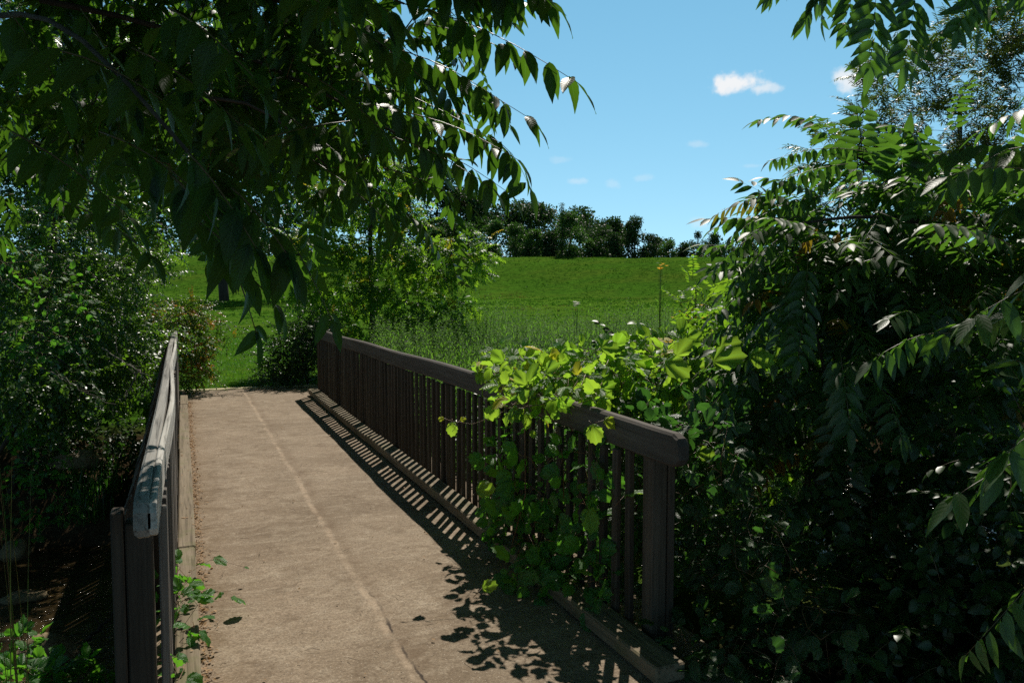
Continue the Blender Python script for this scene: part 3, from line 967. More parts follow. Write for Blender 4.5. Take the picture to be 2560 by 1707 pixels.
blob_plant('walnut_tree', 'walnut tree whose long drooping compound leaves overhang the upper left of the bridge', 'tree', wb, wb + [0.6, .8, 3.6], .13,
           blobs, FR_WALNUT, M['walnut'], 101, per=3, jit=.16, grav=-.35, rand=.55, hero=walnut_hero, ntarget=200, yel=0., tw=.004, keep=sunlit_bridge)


# ------------------------------------------------------------------ tree of heaven thicket on the right
def aili_hero(gc, gt, r):
    def F_(b, t, n, ll, hang=.3, fwd=.3, sag=.06, rt=.5, up=(0, 0, 1), yel=0, lv=LEAF_HI):
        frond_world(gc, P(*b), P(*t), n, ll, lv, r, hang, fwd, sag, None, .0025, .25, jit=.1, rtint=rt, up=up, start=.15, yel=yel)
    cam_back = tuple(-FV)
    F_((2140, 440, 5.0), (2160, 272, 5.0), 8, .17, .12, .25, .02, .7, cam_back)
    F_((2225, 470, 4.8), (2262, 352, 4.7), 7, .20, .25, .35, .02, .6, cam_back)
    F_((2170, 380, 4.6), (1925, 402, 4.5), 11, .095, .8, .1, .07, .6)
    F_((2120, 410, 4.6), (1910, 478, 4.5), 9, .11, .8, .15, .06, .6)
    F_((2080, 440, 4.6), (1960, 540, 4.5), 7, .13, .7, .2, .05)
    F_((2060, 490, 4.5), (1832, 588, 4.4), 10, .11, .7, .2, .08)
    F_((2000, 540, 4.4), (1800, 655, 4.3), 9, .12, .6, .3, .08)
    F_((1990, 570, 4.3), (1840, 700, 4.2), 8, .12, .6, .35, .06)
    F_((2080, 600, 4.3), (1930, 545, 4.1), 9, .14, .35, .5, .05)
    F_((2020, 690, 4.2), (1850, 690, 4.2), 9, .08, .8, .2, .04)
    F_((2020, 640, 4.2), (1995, 900, 4.0), 9, .15, .35, .4, .03, .3, cam_back)
    F_((2100, 880, 3.9), (2125, 1070, 3.8), 9, .15, .35, .35, .02, .7, cam_back)
    F_((2420, 840, 3.8), (2180, 900, 3.6), 9, .17, .8, .25, .1, .3)
    F_((2300, 640, 4.3), (2080, 690, 4.2), 9, .12, .6, .25, .08, .6)
    F_((2540, 620, 3.9), (2330, 560, 3.8), 9, .15, .5, .3, .06)
    F_((2420, 470, 4.9), (2300, 440, 4.8), 9, .14, .5, .4, .08)
    F_((2540, 480, 4.4), (2400, 430, 4.4), 9, .14, .5, .4, .08)
    F_((1850, 940, 4.2), (1700, 1120, 4.1), 7, .12, .6, .4, .05, .3)
    F_((1830, 1000, 4.1), (1790, 1160, 4.0), 7, .13, .6, .4, .05, .3)
    F_((2050, 560, 4.4), (1990, 640, 4.5), 7, .09, .6, .3, .05, .9, yel=.45)
    F_((2100, 580, 4.6), (2070, 640, 4.6), 5, .08, .6, .3, .05, .9, yel=.6)
    for a, b, r0 in (((2260, 500, 4.9), (2110, 380, 5.0), .014), ((2330, 560, 4.7), (1950, 570, 4.3), .016), ((2560, 590, 4.6), (2330, 560, 4.7), .018), ((2100, 1100, 4.5), (1980, 620, 4.4), .014),
                     ((2160, 440, 5.0), (2140, 270, 5.0), .004)):
        A, B = P(*a), P(*b); t = np.linspace(0, 1, 8)[:, None]
        gt.tube(A + (B - A) * t + np.sin(t * pi) * np.array([[0, 0, .05]]), r0, r0 * .4, 6)


ab = gp(3.9, 4.6)
left_dir = -RV * .55
ail = [PB(2050, 670, 4.8, .26, .3, .22, 14), PB(2250, 580, 5.2, .38, .4, .22, 22), PB(2320, 540, 5.2, .5, .5, .3, 30), PB(2500, 560, 5.0, .5, .5, .35, 28),
       PB(2120, 680, 4.9, .42, .4, .3, 30), PB(2330, 760, 4.8, .5, .5, .35, 34), PB(2520, 800, 4.7, .5, .5, .4, 30), PB(2100, 850, 4.7, .35, .4, .3, 24),
       PB(2300, 980, 4.6, .5, .5, .35, 30), PB(2520, 1020, 4.5, .5, .5, .4, 26), PB(2050, 1020, 4.5, .35, .35, .25, 18), PB(2280, 1200, 4.5, .5, .5, .3, 20)]
blob_plant('tree_of_heaven', 'tree of heaven thicket with pale-shining compound leaves filling the right side beyond the railing end', 'tree', ab, P(2250, 640, 5.0), .06,
           ail, FR_AIL, M['ailanthus'], 202, per=2, jit=.12, grav=-.1, rand=.6, toward=left_dir, hero=aili_hero, ntarget=150, yel=.04, smin=.8, smax=1.2, yel_amt=.6)
bb = gp(5.4, 4.9)
blob_plant('tree_of_heaven', 'broad dense tree of heaven at the right picture edge behind the nearer thicket', 'tree', bb, P(2650, 500, 6.2), .08,
           [PB(2450, 720, 6.5, .8, .8, .5, 40), PB(2650, 600, 6.3, .8, .8, .6, 40), PB(2250, 800, 6.5, .6, .7, .45, 36), PB(2700, 900, 5.6, .9, .8, .6, 36), PB(2080, 780, 6.4, .35, .5, .4, 22),
            PB(2450, 1000, 6.2, .8, .7, .5, 30), PB(2150, 1000, 6.0, .5, .6, .4, 26)],
           FR_AIL, M['ailanthus'], 203, per=1, jit=.15, grav=-.2, rand=.6, ntarget=110, yel=.02, smin=.8, smax=1.15, toward=left_dir)


# branches hanging into the top right corner
def hang_hero(gc, gt, r):
    def F_(b, t, n, ll, hang=.25, fwd=.5, sag=.02, rt=.5, up=tuple(-FV)):
        frond_world(gc, P(*b), P(*t), n, ll, LEAF_HI, r, hang, fwd, sag, None, .0022, .25, jit=.12, rtint=rt, up=up, start=.1)
    F_((2195, -110, 3.5), (2175, 165, 3.4), 11, .155)
    F_((2300, -120, 3.7), (2262, 165, 3.6), 11, .15)
    F_((2100, -90, 3.3), (2010, 45, 3.3), 8, .11, .8)
    F_((2160, -120, 3.9), (2110, 60, 3.8), 9, .14, .5)
    F_((2440, -110, 3.6), (2395, 75, 3.5), 9, .125)
    F_((2480, -130, 3.8), (2440, 30, 3.8), 8, .12)
    F_((2010, -110, 3.3), (1925, -10, 3.2), 7, .10, .8)
    F_((2600, -60, 3.6), (2540, -5, 3.6), 6, .12)
    for a, b, r0 in (((2900, -300, 3.8), (2195, -110, 3.5), .014), ((2700, -260, 3.8), (2440, -110, 3.6), .010), ((2400, -170, 3.6), (2010, -110, 3.3), .008)):
        A, B = P(*a), P(*b); t = np.linspace(0, 1, 8)[:, None]
        gt.tube(A + (B - A) * t, r0, r0 * .4, 6)
hb = gp(4.6, 1.6)
blob_plant('ash_tree', 'tree with drooping compound leaves hanging into the top right corner of the sky', 'tree', hb, P(3000, -350, 3.7), .09,
           [PB(2700, -420, 3.9, .7, .6, .3, 34), PB(2350, -460, 3.8, .5, .5, .2, 24), PB(3000, -200, 3.8, .7, .6, .6, 36), PB(3150, 300, 3.8, .6, .6, .5, 26)],
           FR_AIL, M['ailanthus'], 205, per=2, hero=hang_hero, grav=-.4, ntarget=60)


def near_hero(gc, gt, r):
    def F_(b, t, n, ll, hang=.5, fwd=.5, sag=.05, rt=.3, up=(0, 0, 1)):
        frond_world(gc, P(*b), P(*t), n, ll, LEAF_HI, r, hang, fwd, sag, None, .002, .15, jit=.2, rtint=rt, up=up, start=.2)
    F_((2640, 1120, 1.75), (2390, 1240, 1.7), 3, .125, .7, .55)
    F_((2660, 1040, 1.75), (2520, 1130, 1.7), 3, .125, .8, .4)
    F_((2660, 700, 2.0), (2440, 790, 1.9), 4, .115, .6, .4)
    F_((2640, 470, 2.2), (2520, 520, 2.2), 4, .12, .5, .4)
    F_((2700, 1000, 2.3), (2540, 900, 2.2), 4, .10, .5, .4)
    for a, b, r0 in (((2960, 900, 1.9), (2640, 1120, 1.75), .006), ((2960, 900, 1.9), (2660, 1040, 1.75), .006), ((2960, 900, 1.9), (2660, 700, 2.0), .006), ((2960, 900, 1.9), (2640, 470, 2.2), .007), ((2960, 900, 1.9), (2700, 1000, 2.3), .006)):
        A, B = P(*a), P(*b); t = np.linspace(0, 1, 6)[:, None]
        gt.tube(A + (B - A) * t + np.sin(t * pi) * np.array([[0, 0, .05]]), r0, r0 * .4, 6)
nb = gp(2.25, .55)
blob_plant('ash_sapling', 'ash sapling reaching in from the right edge with a few large toothed leaves close by', 'sapling', nb, P(2960, 900, 1.9), .018,
           [PB(3000, 700, 2.0, .25, .25, .4, 12), PB(3050, 1300, 2.0, .25, .25, .4, 12)], FR_WALNUT, M['ailanthus'], 206, per=2, hero=near_hero, ntarget=20)

# ------------------------------------------------------------------ dark undergrowth, lower right
GRAPE_TPLS = []
def grape_tpl(seed, lobes=3, depth=.16, ring=(0, .5, 1)):
    r = np.random.default_rng(seed); n = 28
    th = np.linspace(-pi * .92, pi * .92, n)
    rad = .42 + .18 * np.cos(th) + depth * .6 * np.maximum(0, np.cos(th * 2.5)) - depth * .35
    rad = rad * (1 + .07 * ((np.arange(n) % 2) * 2 - 1)) * r.uniform(.96, 1.04, n)
    c = np.array([.30, 0.])
    V = [(0.03, 0, 0)]; Uv = [(.5, .12)]
    for k in range(2):
        f_ = (.5, 1.)[k]
        for a, q in zip(th, rad):
            x = .30 * (f_) + cos(a) * q * f_; y = sin(a) * q * f_
            x = max(x, -.12)
            z = -.55 * (x - .25) ** 2 - .5 * y * y * .8 + .05 * sin(a * 5) * f_ + .18 * abs(y) * (1 - f_ * .4) + r.normal(0, .006)
            V.append((x, y, z)); Uv.append((.5 + y * .9, .12 + x * .9))
    f = []
    for k in range(n - 1):
        f.append((0, 1 + k, 2 + k)); f.append((1 + k, 1 + n + k, 2 + n + k)); f.append((1 + k, 2 + n + k, 2 + k))
    V = np.array(V)
    return dict(v=V, f=np.array(f), uv=np.array(Uv), t=np.tile([.5, 0, 0, 1.], (len(V), 1)))
GRAPE_TPLS = [grape_tpl(k, depth=(.1, .2, .28)[k % 3]) for k in range(5)]


def leaf_cloud(gc, gt, pts, outd, tp, size, r, facing=(0, 0, 1), fr=.6, stems=True, yel=.0, small=.2, stem_r=.0016):
    """single stalked leaves on thin canes that run through the points"""
    n = len(pts)
    if stems:
        order = np.argsort(pts @ nrm(r.normal(0, 1, 3)))
        used = 0
        P_ = pts.copy(); left = list(range(n))
        while len(left) > 3:
            cur = left.pop(r.integers(len(left))); path = [P_[cur]]
            for _ in range(8):
                if not left: break
                dd = np.linalg.norm(P_[left] - path[-1], axis=1); b = int(np.argmin(dd))
                if dd[b] > .35: break
                path.append(P_[left.pop(b)])
            if len(path) > 2: gt.tube(np.array(path), stem_r * 1.5, stem_r * .6, 4)
    D = nrm(np.asarray(outd) + r.normal(0, .8, (n, 3)) + [0, 0, -.2])
    Uu = np.asarray(facing) + r.normal(0, fr, (n, 3))
    S = size * np.where(r.uniform(0, 1, n) < small, r.uniform(.3, .6, n), r.uniform(.7, 1.15, n))
    Mx = frames(D, Uu); pet = pts + Mx[:, :, 0] * .03
    ch = r.integers(0, len(tp), n); rn = r.uniform(0, 1, n); ye = (r.uniform(0, 1, n) < yel) * r.uniform(.5, 1, n)
    for k in range(len(tp)):
        m_ = ch == k; gc.inst(tp[k], Mx[m_] * S[m_][:, None, None], pet[m_], rn[m_], ye[m_])


def vine(name, label, cat, base, blobs, tp, mat, size, seed, group=None, facing=(0, 0, 1), fr=.6, yel=0., small=.2, hero=None, stem_pts=None, keep=None, shell=.2, lower=None, lower_mat=None):
    r = np.random.default_rng(seed)
    root = empty(name, base, label, cat, group)
    gc, gt = Geo(), Geo()
    for c, rad, n in blobs:
        p_, d_ = in_ell(c, rad, n, r, shell)
        if keep is not None:
            m_ = keep(p_); p_, d_ = p_[m_], d_[m_]
        leaf_cloud(gc, gc, p_, d_, tp, size, r, facing, fr, yel=yel, small=small)
    if lower:  # hanging leaves take a darker green that stands in for shade
        gl_ = Geo()
        for c, rad, n in lower:
            p_, d_ = in_ell(c, rad, n, r, shell); leaf_cloud(gl_, gl_, p_, d_, tp, size, r, facing, fr, yel=0, small=small)
        tag(gl_.obj('leaves', lower_mat, root), 'leaves hanging down the pickets, shade painted in as a darker green')
    if stem_pts:
        for pts, r0 in stem_pts:
            gt = Geo(); gt.tube(np.array(pts, float), r0, r0 * .5, 6); gt.obj('stem', M['cane'], root)
    if hero: hero(gc, gc, r)
    gc.obj('leaves', mat, root)
    return root


_c = Mat('reddish_cane'); M['cane'] = (_c.pbr((.14, .075, .035), .6), _c.m)[1]

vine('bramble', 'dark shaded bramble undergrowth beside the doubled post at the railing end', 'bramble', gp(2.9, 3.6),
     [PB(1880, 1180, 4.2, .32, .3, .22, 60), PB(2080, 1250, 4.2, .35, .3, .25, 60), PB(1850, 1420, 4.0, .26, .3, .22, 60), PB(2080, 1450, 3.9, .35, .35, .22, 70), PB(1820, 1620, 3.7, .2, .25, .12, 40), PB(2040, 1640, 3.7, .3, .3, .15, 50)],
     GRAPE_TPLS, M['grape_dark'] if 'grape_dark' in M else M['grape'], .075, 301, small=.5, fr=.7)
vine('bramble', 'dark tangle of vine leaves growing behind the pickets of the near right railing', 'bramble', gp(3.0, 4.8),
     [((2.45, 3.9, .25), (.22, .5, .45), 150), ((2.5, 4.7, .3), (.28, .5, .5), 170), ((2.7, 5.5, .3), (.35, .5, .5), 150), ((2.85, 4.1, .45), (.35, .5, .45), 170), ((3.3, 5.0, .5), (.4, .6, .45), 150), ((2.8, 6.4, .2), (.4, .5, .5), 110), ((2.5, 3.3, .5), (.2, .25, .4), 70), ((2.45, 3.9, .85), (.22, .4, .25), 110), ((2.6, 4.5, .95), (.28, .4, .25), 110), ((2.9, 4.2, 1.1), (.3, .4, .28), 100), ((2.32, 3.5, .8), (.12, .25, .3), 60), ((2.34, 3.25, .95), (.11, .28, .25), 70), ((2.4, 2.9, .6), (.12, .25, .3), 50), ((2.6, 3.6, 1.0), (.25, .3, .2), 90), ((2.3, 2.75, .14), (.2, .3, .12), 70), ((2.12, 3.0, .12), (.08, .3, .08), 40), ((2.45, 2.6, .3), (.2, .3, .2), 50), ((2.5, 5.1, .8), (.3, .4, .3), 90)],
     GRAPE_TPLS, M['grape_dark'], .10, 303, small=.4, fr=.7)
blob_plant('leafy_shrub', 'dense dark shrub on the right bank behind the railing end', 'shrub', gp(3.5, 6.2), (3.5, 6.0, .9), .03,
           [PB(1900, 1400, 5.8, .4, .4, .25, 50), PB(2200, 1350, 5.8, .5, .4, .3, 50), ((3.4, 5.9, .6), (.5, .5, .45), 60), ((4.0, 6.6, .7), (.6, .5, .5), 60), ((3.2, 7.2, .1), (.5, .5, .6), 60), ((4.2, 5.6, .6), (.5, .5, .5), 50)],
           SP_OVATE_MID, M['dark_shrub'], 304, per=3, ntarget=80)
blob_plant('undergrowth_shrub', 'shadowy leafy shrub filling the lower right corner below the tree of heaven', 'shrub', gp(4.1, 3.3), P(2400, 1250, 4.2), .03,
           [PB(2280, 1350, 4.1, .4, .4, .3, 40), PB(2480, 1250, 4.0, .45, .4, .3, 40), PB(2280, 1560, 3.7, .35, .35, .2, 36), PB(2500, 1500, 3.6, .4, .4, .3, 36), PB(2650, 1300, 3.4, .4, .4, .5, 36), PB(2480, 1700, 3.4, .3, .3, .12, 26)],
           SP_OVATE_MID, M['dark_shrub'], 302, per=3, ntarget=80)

# ------------------------------------------------------------------ grapevine over the right railing
def gv_hero(gc, gt, r):
    def lf(px, py, d, size, dirpx, up, tint=.5, yel=0.):
        p_ = P(px, py, d); D = RV * dirpx[0] - UV_ * dirpx[1] - FV * .2
        gc.inst(GRAPE_TPLS[r.integers(0, 5)], frames(nrm(D)[None], np.array([up], float)) * size, p_[None], np.array([tint]), np.array([yel]))
        gt.tube([p_, p_ - nrm(D) * .05 - [0, 0, .03]], .0016, .0016, 4)
    bk = -FV + np.array([0, 0, .5])
    lf(1780, 905, 3.9, .17, (.9, -.35), bk, .9); lf(1870, 890, 4.0, .14, (1, .1), bk, .8); lf(1660, 905, 4.0, .15, (.8, .3), bk, .9); lf(1690, 890, 4.2, .12, (.6, -.8), bk, 1.0)
    lf(1800, 870, 4.2, .12, (1, -.5), bk, 1.0); lf(1930, 900, 4.1, .15, (1, -.2), bk, .7); lf(1500, 870, 4.6, .11, (1, -.2), bk, .9)
    lf(1330, 1075, 4.7, .05, (.3, 1), bk, 1.0); lf(1130, 1055, 4.9, .09, (0, 1), bk, .95); lf(1110, 1045, 4.9, .04, (-1, .2), bk, 1, .5); lf(1150, 1050, 4.9, .04, (1, -.4), bk, 1, .5)
    lf(1480, 1060, 4.1, .11, (.3, 1), bk, .95); lf(1510, 1050, 4.1, .09, (1, .3), bk, .8, .3)
    lf(1470, 1270, 4.0, .13, (.2, 1), -FV + np.array([0, 0, .2]), .1); lf(1560, 1240, 4.0, .13, (1, -.5), (0, 0, 1), .3)
    lf(1190, 1230, 4.7, .12, (1, -.4), bk, .95); lf(1205, 1470, 3.9, .08, (.7, -.3), bk, .9)
    for q in ((1790, 1160), (1760, 1210), (1800, 1130), (1740, 1130)): lf(q[0], q[1], 3.95, .10, (1, .1), bk, .8)
    # a shoot that reaches out across the rail
    A = [P(1300, 1000, 5.0), P(1240, 1040, 4.95), P(1180, 1060, 4.9), P(1120, 1050, 4.9)]
    gt.tube(A, .0022, .0012, 5)
vb = gp(2.55, 4.4)
gvb = [((1.86, 4.35, 1.10), (.14, .45, .10), 50), ((2.08, 4.35, 1.17), (.2, .55, .11), 110), ((2.2, 5.0, 1.18), (.26, .45, .17), 130), ((2.42, 4.55, 1.22), (.3, .5, .17), 150),
       ((2.7, 4.3, 1.20), (.3, .4, .18), 110), ((2.95, 4.5, 1.26), (.3, .4, .2), 90), ((2.15, 5.6, 1.18), (.14, .3, .16), 26), ((2.45, 5.3, 1.05), (.25, .4, .25), 50),
       ]
gvl = [((1.95, 4.6, .62), (.07, .5, .30), 36), ((1.90, 4.6, .24), (.12, .5, .16), 90), ((1.97, 5.0, .42), (.05, .35, .26), 40), ((1.78, 4.1, .14), (.12, .3, .10), 40), ((1.95, 3.8, .25), (.08, .4, .2), 60), ((1.98, 3.9, .75), (.04, .4, .2), 26), ((1.98, 4.0, .55), (.05, .4, .3), 30)]
vine('grapevine', 'bright yellow-green grapevine sprawling over the dark right railing and down onto the deck', 'vine', vb, gvb, GRAPE_TPLS, M['grape'], .115, 310,
     facing=(-.35, -.35, .75), fr=.55, yel=.04, small=.35, lower=gvl, lower_mat=M['grape_green'], hero=gv_hero,
     stem_pts=[([(2.6, 4.4, -.6), (2.45, 4.5, .3), (2.3, 4.7, 1.0), (2.1, 4.9, 1.15), (2.1, 5.6, 1.13)], .010), ([(2.5, 4.3, .2), (2.4, 4.1, .8), (2.15, 4.1, 1.12), (1.85, 4.3, 1.05), (1.9, 4.4, .5), (1.85, 4.5, .15)], .006),
                ([(2.6, 4.3, .3), (2.75, 4.2, 1.0), (3.0, 4.3, 1.2)], .007)])


def gv2_hero(gc, gt, r):
    up = np.array([-.1, -.3, 1.])
    for (x, y, z, s, dx, dy) in ((.20, 4.42, .10, .10, .6, .2), (.16, 4.47, .11, .07, -.5, .5), (.13, 4.95, .16, .09, .7, -.2), (.05, 4.85, .17, .09, .5, .5), (.30, 4.9, .10, .03, 1, 0)):
        gc.inst(GRAPE_TPLS[r.integers(0, 5)], frames(np.array([[dx, dy, -.2]]), (up + r.normal(0, .2, 3))[None]) * s, np.array([[x, y, z]]), np.array([r.uniform(.2, .6)]))
    gt.tube([(-.05, 4.3, .12), (.06, 4.38, .11), (.2, 4.42, .10)], .0016, .001, 4)
    gt.tube([(-.05, 4.6, .12), (.02, 4.75, .17), (.13, 4.95, .16), (.30, 4.9, .10)], .0018, .001, 4)
vine('grapevine', 'small green vine creeping over the left kerb beam onto the deck', 'vine', gp(-.5, 4.2),
     [((-.09, 4.55, .17), (.10, .38, .08), 36), ((-.06, 4.1, .16), (.10, .25, .10), 26), ((-.10, 3.35, .16), (.09, .28, .12), 30), ((.0, 3.15, .1), (.08, .15, .06), 8)],
     GRAPE_TPLS, M['grape_green'] if 'grape_green' in M else M['grape'], .085, 311, small=.35, fr=.5, hero=gv2_hero,
     stem_pts=[([(-.35, 4.2, -.7), (-.3, 4.2, -.1), (-.15, 4.3, .10), (-.08, 4.8, .15)], .004), ([(-.2, 3.3, -.1), (-.1, 3.3, .12), (-.02, 3.5, .2)], .003)])

# ------------------------------------------------------------------ left bank thicket
def open_window(pts):
    """keep the gap over the path to the field clear of thicket"""
    v = pts - CP; d = v @ FV; px = 1280 + FPX * (v @ RV) / d; py = 853.5 - FPX * (v @ UV_) / d
    return ~((px > 395) & (py > 600) & (d > 0))

def bank(x, y): return gp(x, y)
G_L = 'thicket shrubs on the left stream bank'
p0 = GPX(60, 12.5)
blob_plant('locust_tree', 'fine-leaved locust tree rising tallest out of the left bank thicket', 'tree', p0, P(160, 250, 12.0), .10,
           [PB(60, 120, 11.5, 1.5, 1.2, .9, 60), PB(280, 150, 12, 1.4, 1.2, .9, 60), PB(100, 420, 11, 1.3, 1.0, .8, 55), PB(330, 420, 12, 1.1, 1.0, .9, 60), PB(430, 560, 12, .5, .6, .3, 24)],
           FR_YOUNG, M['thicket'], 401, per=3, ntarget=140, tw=.006, keep=open_window)
blob_plant('elm_tree', 'dark broad-leaved elm behind the locust at the left picture edge', 'tree', GPX(-150, 15), P(-100, 200, 15), .16,
           [PB(-150, 0, 15, 2.2, 2, 1.6, 120), PB(150, 100, 16, 2.2, 2, 1.6, 140), PB(-50, 450, 15, 2.0, 1.6, 1.4, 160), PB(250, 480, 16, 1.6, 1.6, 1.2, 170), PB(330, 300, 17, 1.6, 1.6, 1.4, 150), PB(60, 250, 16, 1.8, 1.6, 1.4, 150), PB(420, 60, 17, 1.6, 1.6, 1.2, 80), PB(150, 760, 14.5, 1.6, 1.2, .8, 80)],
           SP_OVATE, M['dark_shrub'], 402, per=4, smin=1.2, smax=2.0, ntarget=140, tw=.01, jit=.3, keep=open_window)
blob_plant('elm_tree', 'tall dark elm out in the field above the far end of the bridge', 'tree', GPX(560, 64), P(560, 350, 64), .4,
           [PB(420, 250, 63, 6.5, 5, 5, 150), PB(640, 300, 64, 6, 5, 5, 160), PB(540, 500, 64, 6.5, 5, 3, 160), PB(760, 430, 66, 5, 4, 4, 120), PB(600, 120, 64, 6, 5, 3, 90)],
           SP_OVATE, M['dark_shrub'], 403, per=4, smin=4, smax=6.5, ntarget=140, tw=.03, jit=.9)
blob_plant('bank_shrub', 'glossy dark green shrub with arching twigs in the middle of the left bank', 'shrub', gp(-2.2, 11.9), P(250, 700, 10.5), .05,
           [PB(120, 620, 10, 1.0, .8, .5, 90), PB(300, 700, 10.5, .8, .8, .35, 90), PB(100, 780, 9.6, .8, .7, .4, 80), PB(300, 850, 10.2, .6, .6, .35, 70)],
           SP_SMALL, M['thicket'], 404, per=5, smin=1.0, smax=1.5, ntarget=120, group=G_L, keep=open_window)
blob_plant('bank_shrub', 'low shrub with drooping twigs over the shaded stream beneath the left bank', 'shrub', gp(-2.9, 11.0), P(150, 900, 9.0), .04,
           [PB(60, 930, 8.8, .7, .6, .3, 60), PB(240, 930, 9.8, .5, .5, .2, 44), PB(120, 1000, 9.3, .4, .5, .14, 22), PB(330, 860, 11.2, .35, .4, .25, 30)],
           SP_OVATE, M['thicket'], 405, per=4, smin=.8, smax=1.3, ntarget=100, group=G_L, keep=open_window, grav=-.4)
blob_plant('bank_shrub', 'wide dark shrub closing the bottom of the thicket along the far bank', 'shrub', gp(-3.2, 13.4), gp(-3.2, 13.4, .8), .04,
           [((-1.6, 13.6, .35), (.8, .6, .6), 80), ((-2.8, 13.4, .4), (.9, .6, .7), 90), ((-4.2, 13.6, .4), (1.0, .7, .7), 90), ((-5.6, 13.8, .5), (1.0, .7, .8), 70), ((-2.2, 12.2, -.3), (.9, .6, .5), 90), ((-3.8, 12.2, -.3), (1.0, .6, .5), 90), ((-1.0, 12.3, -.5), (.5, .5, .4), 60)],
           SP_OVATE, M['dark_shrub'], 412, per=4, ntarget=100, group=G_L, keep=open_window)
vine('creeper', 'pale green heart-leaved creeper climbing through the left bank shrubs', 'vine', gp(-1.9, 11.1),
     [PB(150, 720, 8.8, .4, .3, .3, 70), PB(90, 850, 8.4, .35, .3, .25, 60), PB(40, 660, 8.2, .3, .3, .3, 40), PB(200, 800, 9.0, .2, .2, .4, 40)], GRAPE_TPLS, M['grape_green'] if 'grape_green' in M else M['grape'], .085, 406, small=.4)
blob_plant('honeysuckle', 'honeysuckle bush with reddish orange leaves crowding the far end of the left railing', 'shrub', gp(-.55, 13.9), P(450, 830, 13.6), .03,
           [PB(455, 790, 13.6, .42, .4, .20, 60), PB(470, 860, 13.5, .35, .4, .25, 60), PB(430, 930, 13.2, .25, .3, .25, 44), PB(500, 930, 13.4, .15, .25, .18, 24), PB(540, 800, 13.6, .22, .2, .08, 10), PB(590, 840, 13.6, .2, .15, .05, 7), PB(400, 830, 13.9, .4, .4, .3, 50)],
           SP_SMALL, M['honeysuckle'], 407, per=5, ntarget=110, yel=.22, smin=.8, smax=1.2, yel_amt=.8, jit=.09)
blob_plant('boxelder_shrub', 'dark rounded shrub at the far end of the right railing', 'shrub', gp(2.15, 14.9), P(740, 850, 14.8), .03,
           [PB(740, 880, 14.6, .40, .4, .36, 80), PB(700, 930, 14.4, .25, .3, .22, 40), PB(790, 820, 14.9, .35, .35, .2, 50), PB(820, 900, 15.2, .4, .4, .4, 40)],
           SP_SMALL, M['dark_shrub'], 408, per=5, ntarget=90, smin=.9, smax=1.4)
blob_plant('sapling_tree', 'bright young tree with layered compound leaves standing just beyond the right railing', 'tree', GPX(932, 17.2), P(925, 470, 17.2), .075,
           [PB(930, 430, 17.2, .55, .5, .35, 36), PB(860, 510, 17.2, .75, .6, .4, 60), PB(990, 520, 17.2, .6, .6, .4, 46), PB(800, 620, 17, .75, .7, .35, 70), PB(960, 640, 17, .8, .7, .35, 70), PB(1080, 660, 16.8, .5, .5, .3, 46),
            PB(1150, 620, 16.6, .42, .35, .16, 26), PB(1200, 640, 16.6, .3, .3, .1, 14), PB(1160, 690, 16.6, .3, .3, .12, 14), PB(840, 730, 16.8, .9, .7, .3, 80), PB(1010, 750, 16.7, .7, .6, .3, 56), PB(1150, 780, 16.4, .4, .35, .12, 20), PB(740, 690, 17, .4, .4, .2, 26), PB(900, 820, 16.8, .9, .6, .25, 50)],
           FR_YOUNG, M['young'], 409, per=3, ntarget=170, smin=.7, smax=1.05, yel=.05, tw=.005, grav=-.05, up_mix=.35)
blob_plant('willow_tree', 'slender willow with narrow grey-green leaves at the upper right', 'tree', GPX(2420, 13.5), P(2400, 250, 13.4), .07,
           [PB(2440, 130, 13.2, .7, .7, .6, 80), PB(2260, 210, 13.2, .55, .6, .5, 70), PB(2520, 230, 13.4, .7, .7, .7, 80), PB(2330, 330, 13, .8, .7, .5, 90), PB(2160, 330, 13, .35, .5, .4, 40), PB(2500, 420, 13, .8, .7, .5, 80), PB(2070, 375, 12.8, .28, .3, .28, 22), PB(2200, 450, 12.8, .6, .5, .4, 50),
            PB(2540, 60, 13.2, .3, .4, .25, 20), PB(2080, 480, 12.6, .35, .3, .25, 24), PB(2400, 560, 12.8, .9, .7, .5, 60), PB(2620, 350, 13.2, .8, .8, 1.0, 60)],
           SP_WILLOW, M['willow'], 410, per=2, ntarget=220, smin=.8, smax=1.3, tw=.004, grav=.5, rand=.5, jit=.12)
# shrubs at the waterline, lower left
vine('creeper', 'sunlit creeper with small lobed leaves trailing down the left bank to the water', 'vine', gp(-2.6, 10.8),
     [PB(40, 1060, 9.2, .42, .4, .28, 110), PB(100, 1150, 9.2, .36, .35, .28, 110), PB(20, 1240, 9.0, .3, .4, .28, 80), PB(130, 1270, 9.2, .34, .35, .16, 90), PB(70, 1330, 9.1, .3, .3, .08, 40)],
     GRAPE_TPLS, M['grape_green'] if 'grape_green' in M else M['grape'], .085, 420, small=.4)
vine('creeper', 'broad-leaved green creeper on the near bank in the bottom left corner', 'vine', gp(-1.6, 5.2),
     [PB(40, 1620, 4.6, .16, .2, .08, 40), PB(60, 1690, 4.4, .22, .25, .08, 90), PB(170, 1690, 4.5, .16, .2, .06, 60), PB(30, 1720, 4.2, .3, .2, .1, 70), PB(240, 1690, 4.6, .14, .2, .05, 40), PB(200, 1760, 4.3, .25, .2, .08, 60)],
     GRAPE_TPLS, M['grape_green'] if 'grape_green' in M else M['grape'], .085, 421, small=.2)


